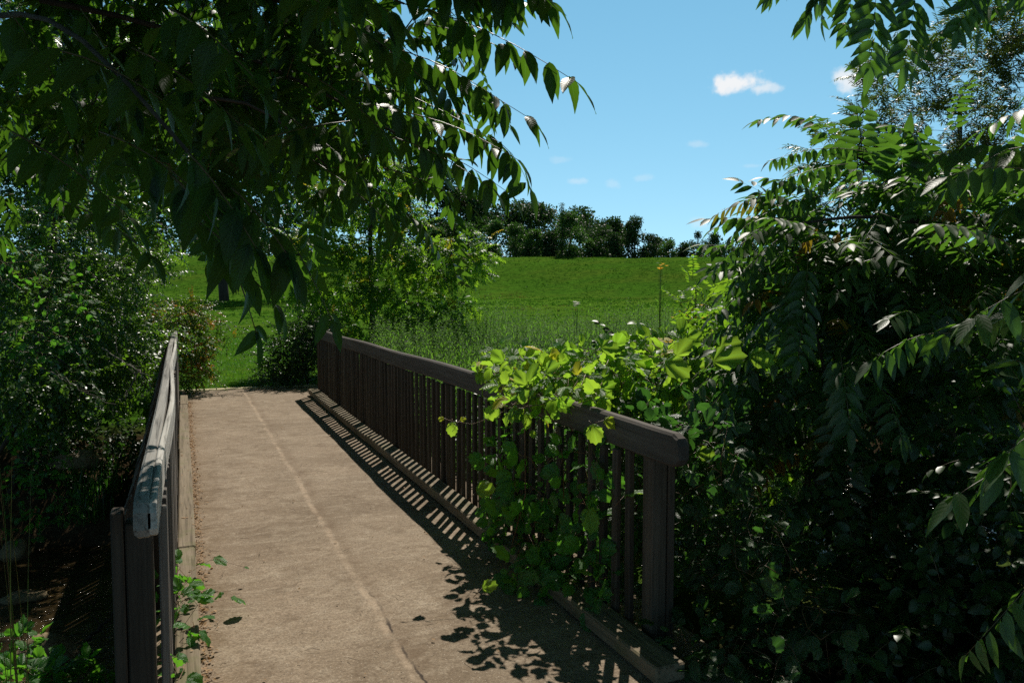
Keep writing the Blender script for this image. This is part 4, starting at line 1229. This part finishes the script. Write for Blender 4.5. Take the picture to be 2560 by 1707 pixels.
# reeds and dry stems
def reeds(name, label, cat, base, n, h, spread, seed, mat, drop=.35, dry=0., width=.009, group=None):
    r = np.random.default_rng(seed); g_ = Geo(); base = np.asarray(base, float)
    root_p = base + np.stack([r.normal(0, spread, n), r.normal(0, spread, n), np.zeros(n)], -1)
    for k in range(n):
        hh = h * r.uniform(.6, 1.1); a = r.uniform(0, 2 * pi); t = np.linspace(0, 1, 6)
        out = hh * drop * r.uniform(.3, 1.4)
        pts = root_p[k] + np.stack([np.cos(a) * out * t ** 2, np.sin(a) * out * t ** 2, hh * (t - .3 * t ** 3 * drop * 2)], -1)
        wd = width * (1 - t * .9); sd = np.array([-sin(a), cos(a), 0])
        v = np.concatenate([pts - sd * wd[:, None], pts + sd * wd[:, None]])
        f = []
        for q in range(5): f += [(q, q + 1, q + 7), (q, q + 7, q + 6)]
        g_.add(v, f, None, np.tile([r.uniform(), dry * r.uniform(.3, 1), 0, 1.], (12, 1)))
    o = g_.obj(name, mat, None, loc=base)
    return tag(o, label, cat, group)
q = P(225, 1300, 10.1); reeds('reed_tuft', 'tuft of long arching green grass by the stream just left of the railing end', 'grass tuft', (q[0], q[1], q[2]), 90, 1.05, .14, 31, M['reed'])
q = P(275, 1230, 10.8); reeds('reed_tuft', 'thin upright grass tuft in the shade further down the stream edge', 'grass tuft', (q[0], q[1], q[2]), 24, .8, .08, 32, M['reed'], drop=.2)
q = P(30, 1500, 2.7); reeds('dry_stalks', 'cluster of brown dry stalks standing at the left picture edge', 'dry stalks', (q[0], q[1], -.7), 12, 2.0, .035, 33, M['reed'], drop=.06, dry=1., width=.004)


# bare branches
def branch(name, label, pts, r0, seed, mat=None, twigs=5):
    r = np.random.default_rng(seed); g_ = Geo(); pts = np.array(pts)
    t = np.linspace(0, 1, len(pts)); tt = np.linspace(0, 1, 12)
    q_ = np.stack([np.interp(tt, t, pts[:, k]) for k in range(3)], -1); q_[1:-1] += r.normal(0, .012, (10, 3))
    g_.tube(q_, r0, r0 * .4, 6)
    for k in range(twigs):
        i_ = r.integers(2, 11); d_ = nrm(q_[-1] - q_[0] + r.normal(0, 1.0, 3)); ln = r.uniform(.1, .3)
        tw_ = q_[i_] + np.outer(np.linspace(0, 1, 4), d_) * ln + r.normal(0, .008, (4, 3))
        g_.tube(tw_, r0 * .4, r0 * .15, 4)
    return tag(g_.obj(name, mat or M['bark_grey'], None, loc=pts[0]), label, 'branch')
branch('bare_branch', 'pale bare branch curving down out of the left thicket above the water', [P(255, 870, 9.2), P(300, 900, 9.1), P(345, 925, 9.0), P(375, 940, 9.0)], .010, 1)
branch('bare_branch', 'pale forked dead twig hanging vertically beside the left railing', [P(345, 925, 9.0), P(338, 945, 9.0), P(325, 970, 9.0), P(316, 1000, 9.0)], .009, 2)
branch('dead_branch', 'mossy dead branch lying across the stream edge near the left post', [P(215, 1600, 7.3) , P(250, 1565, 7.4), P(300, 1520, 7.6)], .018, 3, M['bark'], 3)
branch('bare_branch', 'thin dead twigs arching low across the dark stream under the left bank', [P(120, 930, 8.3), P(160, 945, 8.3), P(200, 975, 8.3), P(290, 1010, 8.6)], .006, 4)


def rock(label, c, s, seed, name='rock'):
    import bmesh
    from mathutils import noise as mn
    bm = bmesh.new(); bmesh.ops.create_icosphere(bm, subdivisions=3, radius=1)
    for v_ in bm.verts:
        p_ = v_.co.copy(); k = 1 + .35 * mn.noise(p_ * 1.3 + Vector((seed, 0, 0))) + .15 * mn.noise(p_ * 3.1 + Vector((0, seed, 0)))
        v_.co = Vector((p_.x * s[0] * k, p_.y * s[1] * k, p_.z * s[2] * k))
    bmesh.ops.triangulate(bm, faces=bm.faces)
    g_ = Geo(); bm.verts.index_update(); g_.add(np.array([list(v_.co) for v_ in bm.verts]) + c, [[v_.index for v_ in f_.verts] for f_ in bm.faces]); bm.free()
    return tag(g_.obj(name, M['rock'], None, loc=c), label, 'rock')
rock('tan boulder at the near edge of the stream in the lower left', P(110, 1640, 7.0), (.24, .2, .22), 2)
rock('small orange-tan rock on the far side of the stream at the left edge', P(40, 1375, 9.2), (.16, .14, .12), 5)
rock('dim brown rock above the water behind the reed tuft', P(195, 1150, 10.4), (.30, .2, .12), 7)
rock('low wet rock breaking the bright ripples of the stream', P(60, 1490, 8.4), (.22, .15, .05), 9)

# ------------------------------------------------------------------ weeds beyond the right railing
r = np.random.default_rng(55)
gw = Geo()
n = 4600
s_ = r.uniform(9.5, 19, n); px_ = r.uniform(930, 2050, n)
t_ = (px_ - 1280) / FPX * s_
X = FH[0] * s_ + RV[0] * t_; Y = FH[1] * s_ + RV[1] * t_
ok = (X > 2.7) & (Y > 6.5)
X, Y = X[ok], Y[ok]; n = len(X)
Z = ground_z(X, Y)
hgt = r.uniform(.9, 1.42, n) * (1 + .18 * wob(X, Y, .9, 3)) + np.maximum(0, -.25 - Z) * .85
ang = r.uniform(0, 2 * pi, n)
Mx = np.zeros((n, 3, 3)); Mx[:, 0, 0] = np.cos(ang); Mx[:, 0, 1] = -np.sin(ang); Mx[:, 1, 0] = np.sin(ang); Mx[:, 1, 1] = np.cos(ang); Mx[:, 2, 2] = 1
Mx = Mx * np.array([1.15, 1.15, 1])[None, :, None]
Mx[:, 2, 2] = hgt
Tt = np.stack([X, Y, Z], -1); ch = r.integers(0, len(WEEDS), n)
for k in range(len(WEEDS)):
    m_ = ch == k; gw.inst(WEEDS[k], Mx[m_], Tt[m_], r.uniform(0, 1, m_.sum()))
tag(gw.obj('weeds', M['weed']), 'tall feathery green weeds crowding the bank behind the right railing', 'weeds', kind='stuff')


def tall_weed(name, label, cat, px, d, top_py, seed, flower=None, n=60, ll=.10, spread=0):
    r = np.random.default_rng(seed)
    b = GPX(px, d); top = P(px, top_py, d); h = top[2] - b[2]
    root = empty(name, b, label, cat)
    g_ = Geo(); tp = weed_tpls(1, seed, 1.0, n, ll)[0]
    Mz = np.eye(3)[None].copy(); Mz[:, 2, 2] = h
    g_.inst(tp, Mz, b[None], np.array([.5]))
    g_.obj('stem', M['weed'], root)
    if flower:
        gf = Geo()
        for k in range(flower[1]):
            o_ = r.normal(0, flower[2], 3) * [1, 1, .7]; c_ = b + [0, 0, h] + o_ - [0, 0, flower[2]]
            gf.tube([b + np.array([0, 0, h * .82]), c_], .0015, .001, 4)
            m_ = 9; a = np.arange(m_) / m_ * 2 * pi; el = .5
            D = np.stack([np.cos(a) * cos(el), np.sin(a) * cos(el), np.full(m_, sin(el))], -1)
            gf.inst(NARROW2[0], frames(D, np.tile([0, 0, 1.], (m_, 1))) * flower[3], np.tile(c_, (m_, 1)), r.uniform(0, 1, m_), np.ones(m_))
        gf.obj('flower_head', flower[0], root)
    return root


M['yellow_petal'] = leaf_mat('golden_petal', (.75, .42, .01), (.85, .52, .02), (.8, .5, .02), (.9, .55, .02), rough=.6, trans=.35, veins=None, yel=(.8, .45, .01), stem=(.05, .09, .02))
M['white_petal'] = leaf_mat('white_petal', (.6, .58, .55), (.7, .68, .64), (.6, .58, .5), (.6, .58, .5), rough=.6, trans=.3, veins=None, yel=(.65, .62, .58), stem=(.05, .09, .02))
tall_weed('goldenrod', 'tallest orange-flowered stalk standing free against the field', 'flowering plant', 1650, 7.0, 662, 61, (M['yellow_petal'], 8, .04, .03), 26, .12)
tall_weed('goldenrod', 'clump with golden flowers behind the big pale grape leaves', 'flowering plant', 1680, 5.8, 855, 62, (M['yellow_petal'], 22, .05, .028), 40, .10)
tall_weed('goldenrod', 'loose golden-flowered plant under the pale sapling right of the tall stalk', 'flowering plant', 1745, 8.0, 770, 63, (M['yellow_petal'], 26, .12, .035), 50, .11)
tall_weed('goldenrod', 'small golden flower head at the left border of the tree of heaven', 'flowering plant', 1710, 8.4, 775, 64, (M['yellow_petal'], 12, .07, .035), 30, .11)
tall_weed('thistle', 'thistle with a fluffy white head above the weeds in mid field', 'flowering plant', 1443, 13.0, 755, 65, (M['white_petal'], 7, .04, .06), 44, .12)
for k, (px, d, ty, lab) in enumerate(((1515, 12, 745, 'tallest dark green weed spire right of the white thistle'), (1395, 13, 752, 'slim weed spire just left of the white thistle'), (1265, 12.5, 775, 'leafy weed spire nearest the young tree'),
                                     (1480, 13.5, 765, 'short weed spire between the thistle and the tallest spire'), (1585, 12.2, 770, 'weed spire left of the orange-flowered stalk'))):
    tall_weed('weed_spire', lab, 'weed', px, d, ty, 70 + k, None, 70, .10)
blob_plant('sapling_tree', 'small pale compound-leaved sapling beside the golden flowers', 'sapling', GPX(1745, 8.4), P(1740, 730, 8.4), .012,
           [PB(1740, 715, 8.4, .13, .12, .05, 7), PB(1720, 760, 8.4, .14, .12, .08, 8), PB(1790, 750, 8.4, .12, .1, .08, 7), PB(1760, 830, 8.3, .15, .15, .1, 8)],
           FR_YOUNG, M['young'], 430, per=1, ntarget=20, smin=.55, smax=.8, jit=.04)
blob_plant('sapling_tree', 'low leafy seedling in the gap between the grapevine and the tree of heaven', 'sapling', gp(3.6, 5.6), P(1800, 850, 6.2), .015,
           [PB(1800, 830, 6.2, .25, .25, .14, 20), PB(1900, 820, 6.2, .25, .25, .2, 22), PB(1700, 1000, 5.6, .3, .3, .25, 30), PB(1830, 1000, 5.4, .3, .3, .25, 30)],
           SP_OVATE_MID, M['young'], 431, per=3, ntarget=50)

# ------------------------------------------------------------------ turf at the end of the bridge
r = np.random.default_rng(77)
gg = Geo(); n = 60000
X = r.uniform(-4.5, 5.5, n); Y = 14.75 + 16 * r.uniform(0, 1, n) ** 1.6; Z = ground_z(X, Y)
a = r.uniform(0, 2 * pi, n); h = r.uniform(.025, .07, n); le = r.normal(0, .03, (n, 2)); wv = .004 + .0006 * (Y - 14)
p0 = np.stack([X - np.cos(a) * wv, Y - np.sin(a) * wv, Z], -1); p1 = np.stack([X + np.cos(a) * wv, Y + np.sin(a) * wv, Z], -1)
p2 = np.stack([X + le[:, 0], Y + le[:, 1], Z + h], -1)
V = np.stack([p0, p1, p2], 1).reshape(-1, 3)
dry = (r.uniform(0, 1, n) < .06 + .5 * (Y < 15.3)) * 1.
tt_ = np.stack([r.uniform(0, 1, n), dry * .6, np.zeros(n), np.ones(n)], -1)
gg.add(V, np.arange(3 * n).reshape(-1, 3), None, np.repeat(tt_, 3, 0))
tag(gg.obj('grass', M['grass']), 'short mown grass in front of the far bridge end', 'grass', kind='stuff')

# coarse tussocks over the field and the embankment face
n = 26000; s_ = 26 + 64 * r.uniform(0, 1, n) ** .55; px_ = r.uniform(300, 2300, n); t_ = (px_ - 1280) / FPX * s_
X = FH[0] * s_ + RV[0] * t_; Y = FH[1] * s_ + RV[1] * t_; Z = ground_z(X, Y)
m_ = (wob(X, Y, .7, 1) + wob(X, Y, 2.3, 4) * .6 + r.normal(0, .5, n)) > .1
X, Y, Z, s_ = X[m_], Y[m_], Z[m_], s_[m_]; n = len(X)
gg = Geo(); V = []; T_ = []
for k in range(3):
    a = r.uniform(0, 2 * pi, n); h = r.uniform(.05, .13, n); wv = r.uniform(.03, .08, n); ox, oy = r.normal(0, .07, (2, n))
    V.append(np.stack([np.stack([X + ox - np.cos(a) * wv, Y + oy - np.sin(a) * wv, Z - .01], -1), np.stack([X + ox + np.cos(a) * wv, Y + oy + np.sin(a) * wv, Z - .01], -1), np.stack([X + ox + r.normal(0, .04, n), Y + oy + r.normal(0, .04, n), Z + h], -1)], 1))
    dry = (wob(X, Y, .21, 9) > .75) * .9
    T_.append(np.stack([r.uniform(0, 1, n), np.zeros(n), dry * r.uniform(0, 1, n), np.ones(n)], -1))
V = np.concatenate(V).reshape(-1, 3); T_ = np.repeat(np.concatenate(T_), 3, 0)
gg.add(V, np.arange(len(V)).reshape(-1, 3), None, T_)
tag(gg.obj('field_grass', M['grass_far']), 'coarse grass tussocks on the field and the embankment slope', 'grass', kind='stuff')

# dead leaves and twigs on the deck
r = np.random.default_rng(88)
gl = Geo()
n = 1500
X = np.abs(r.normal(0, .03, n)) + .045; Y = r.uniform(3.1, 13.2, n)
n2 = 60; X = np.concatenate([X, r.uniform(.1, 1.7, n2), r.uniform(-.11, .03, 60), r.uniform(1.5, 1.85, 60)]); Y = np.concatenate([Y, r.uniform(3.2, 14, n2), r.uniform(3.3, 13, 60), r.uniform(3.4, 13, 60)])
n = len(X); Z = np.where(X < .036, .098, .006)
D = nrm(np.stack([r.normal(0, 1, n), r.normal(0, 1, n), r.normal(0, .25, n)], -1))
S = r.uniform(.008, .028, n)
gl.inst(OVATE_LOW[0], frames(D, np.tile([0, 0, 1.], (n, 1)) + r.normal(0, .35, (n, 3))) * S[:, None, None], np.stack([X, Y, Z + S * .1], -1), r.uniform(0, 1, n))
for k in range(110):
    x = r.uniform(.05, 1.6) if r.uniform() < .45 else abs(r.normal(0, .04)) + .05; y = 3.2 + 10 * r.uniform() ** 1.5; a = r.uniform(0, 2 * pi); l_ = r.uniform(.02, .09)
    gl.tube([(x, y, .006), (x + cos(a) * l_ * .5, y + sin(a) * l_ * .5, .012), (x + cos(a + .3) * l_, y + sin(a + .3) * l_, .007)], .0014, .0008, 4)
tag(gl.obj('leaf_litter', M['litter']), 'dry brown leaves and twigs strewn along the left kerb and deck', 'leaf litter', kind='stuff')

# ------------------------------------------------------------------ distant trees on and behind the embankment
def clump(seed, nl=16, rad=.8, ls=.42):
    r = np.random.default_rng(seed); g_ = Geo()
    p_ = nrm(r.normal(0, 1, (nl, 3))) * rad * r.uniform(.4, 1, (nl, 1))
    d_ = nrm(p_ + r.normal(0, .4, (nl, 3)))
    tpq = leaf_tpl(.7, 2, .1, .2, .5, .6, 3)
    g_.inst(tpq, frames(d_, r.normal(0, .7, (nl, 3)) + [0, 0, 1]) * (ls * r.uniform(.6, 1.3, nl))[:, None, None], p_, r.uniform(0, 1, nl))
    return g_.tpl()
CLUMPS = [clump(k) for k in range(6)]


def far_tree(name, label, px, d, top_py, width, seed, mat, n=200, group=None, sc=1.0, spire=False, low=.0, base_z=None):
    r = np.random.default_rng(seed)
    q_ = P(px, 720, d); b = np.array([q_[0], q_[1], float(ground_z(q_[0], q_[1]))])
    top = P(px, top_py, d)[2]; h = top - b[2]; w_ = width / 2
    root = empty(name, b, label, 'tree' if h > 5 else 'shrub', group)
    pts, dirs = [], []
    lobes = 5 if spire else 15
    for i_ in range(lobes):
        f_ = r.uniform(0, 1) ** .8 if i_ else 1.0
        env = np.sqrt(max(.05, 1 - ((f_ - .42) / .62) ** 2)) if not spire else (1 - f_) * .8 + .15
        br_ = h * r.uniform(.10, .20) if not spire else max(.25, w_ * env * .8)
        br_ = min(br_, w_ * .6) if not spire else br_
        a = r.uniform(0, 2 * pi); off = max(0, w_ * env - br_ * .6) * r.uniform(.2, 1)
        zz = min(h * f_, h - br_ * .75)
        c_ = b + [cos(a) * off, sin(a) * off, max(zz, br_ * .5)]
        p_, d_ = in_ell(c_, (br_, br_, br_ * .8), max(5, int(n / lobes)), r, .5); pts.append(p_); dirs.append(d_)
    pts = np.concatenate(pts); dirs = np.concatenate(dirs)
    gt = Geo(); sel = r.choice(len(pts), min(36, len(pts)), replace=False)
    skeleton(gt, [b - [0, 0, .3], b + [0, 0, h * .35], b + [0, 0, h * .75]], max(.05, h * .018), max(.02, h * .006), pts[sel], r, tw=.02 * sc, sides=5)
    gc = Geo(); scatter(gc, CLUMPS, pts, dirs, r, 1, .1 * sc, .5, .7 * sc, 1.2 * sc)
    gt.obj('trunk', M['bark'], root); gc.obj('crown', mat, root)
    return root


r = np.random.default_rng(99)
gs = Geo(); n = 900
px_ = r.uniform(380, 2200, n); d_ = r.uniform(89.6, 93, n)
q_ = np.array([P(a, 720, b) for a, b in zip(px_, d_)])
hh = (.5 + .7 * r.uniform(0, 1, n)) * (1.25 + .5 * np.sin(px_ * .021) + .4 * np.sin(px_ * .057))
q_[:, 2] = ground_z(q_[:, 0], q_[:, 1]) + hh * r.uniform(.1, 1, n)
scatter(gs, CLUMPS, q_, np.tile([0, 0, 1.], (n, 1)), r, 1, .1, .5, .35, .8)
tag(gs.obj('scrub', M['far']), 'low continuous scrub along the foot of the bushes on the crest', 'scrub', kind='stuff')
GB = 'big dark trees behind the embankment'; GF = 'bushes along the embankment crest'
for k, (px, d, ty, w_, lab) in enumerate(((560, 112, 470, 13, 'dark tree farthest left behind the embankment, half hidden by near leaves'), (720, 110, 370, 15, 'huge dark tree behind the crown of the young sapling'),
                                         (880, 112, 385, 14, 'towering dark tree above the young sapling'), (1010, 112, 405, 13, 'tallest dark tree left of the open skyline'), (1095, 116, 425, 12, 'dark tree sloping down beside the tallest one'),
                                         (1180, 120, 480, 13, 'round-topped dark tree behind the pale sumac bushes'), (1275, 126, 508, 14, 'dark tree third from the right in the far wood'), (1345, 130, 515, 13, 'dark tree behind the bush with a thin leader'),
                                         (1450, 132, 522, 15, 'broad dark tree right of the leader bush'), (1515, 138, 552, 12, 'smallest dark tree at the right end of the far wood'))):
    far_tree('woodland_tree', lab, px, d, ty, w_ * 1.15, 500 + k, M['far'], 620, GB, 1.0)
for k, (px, d, ty, w_, n_, mt, sp_, lab) in enumerate((
        (1090, 92, 575, 3.6, 110, 'far_light', False, 'olive bush at the left end of the crest'), (1175, 92, 560, 3.6, 130, 'far_light', False, 'pale green bush left of the sumac pair'), (1240, 91, 556, 3.2, 130, 'far_light', False, 'pale sumac with layered leaves on the crest'),
        (1288, 91, 562, 2.8, 110, 'far_light', False, 'second pale sumac next to the layered one'), (1335, 91, 580, 3.2, 110, 'far_light', False, 'low bush between the sumacs and the dark mound'), (1372, 90.5, 583, 3.0, 120, 'far', False, 'dark mounded bush on the crest'),
        (1425, 90.5, 535, 3.8, 180, 'far_light', False, 'tallest crest bush with a thin leader on top'), (1405, 90.5, 512, .7, 20, 'far', True, 'thin leader shoot poking up above the tallest crest bush'), (1480, 92, 605, 3.6, 100, 'far_light', False, 'low light scrub right of the tallest crest bush'),
        (1530, 91, 588, 3.8, 110, 'far', False, 'dark low bush left of the windswept one'), (1585, 91, 545, 3.0, 130, 'far', False, 'windswept dark bush leaning against the sky'), (1570, 91, 560, 2.0, 50, 'far', True, 'ragged shoot on the left of the windswept bush'),
        (1625, 91, 590, 2.6, 80, 'far', False, 'sloping bush just right of the windswept one'), (1670, 92, 606, 2.8, 60, 'far_light', False, 'low hazy scrub mid crest'), (1710, 91, 612, 2.6, 60, 'far', False, 'dark knee-high scrub left of the spire bush'),
        (1130, 94, 560, 5.0, 130, 'far', False, 'wide dark thicket left of the sumac pair'), (1385, 95, 560, 5.5, 130, 'far', False, 'dark thicket backing the mounded bush'), (1500, 95, 575, 5.5, 120, 'far', False, 'dark thicket filling the dip left of the windswept bush'),
        (1650, 96, 600, 6.0, 110, 'far', False, 'low dark thicket between the windswept and spire bushes'), (1765, 96, 604, 6.0, 90, 'far', False, 'low thicket backing the narrow spire bush'), (1860, 96, 602, 6.0, 90, 'far', False, 'low thicket running into the tree of heaven'),
        (1742, 91, 582, 1.5, 46, 'far', True, 'narrow spire bush on the right part of the crest'), (1785, 91, 588, 2.0, 60, 'far', False, 'rounded bush right of the narrow spire'), (1820, 91, 604, 2.2, 50, 'far', False, 'last low bush before the tree of heaven'),
        (1870, 91, 590, 2.6, 60, 'far', False, 'bush partly behind the tree of heaven leaves'), (1930, 91, 596, 3.2, 60, 'far', False, 'farthest right bush on the crest'), (640, 91, 600, 4.5, 110, 'far', False, 'dark bush on the crest above the path gap'), (500, 92, 600, 5, 110, 'far', False, 'dark bush on the crest above the honeysuckle'),
        (740, 91, 590, 4.5, 100, 'far', False, 'dark bush on the crest left of the young sapling'), (1000, 92, 585, 4.5, 80, 'far', False, 'dark crest bush behind the yellow-tipped sapling branch'))):
    far_tree('crest_bush', lab, px, d, ty, w_, 540 + k, M[mt], int(n_ * 1.7), GF, .5 if n_ > 50 else .3, sp_)
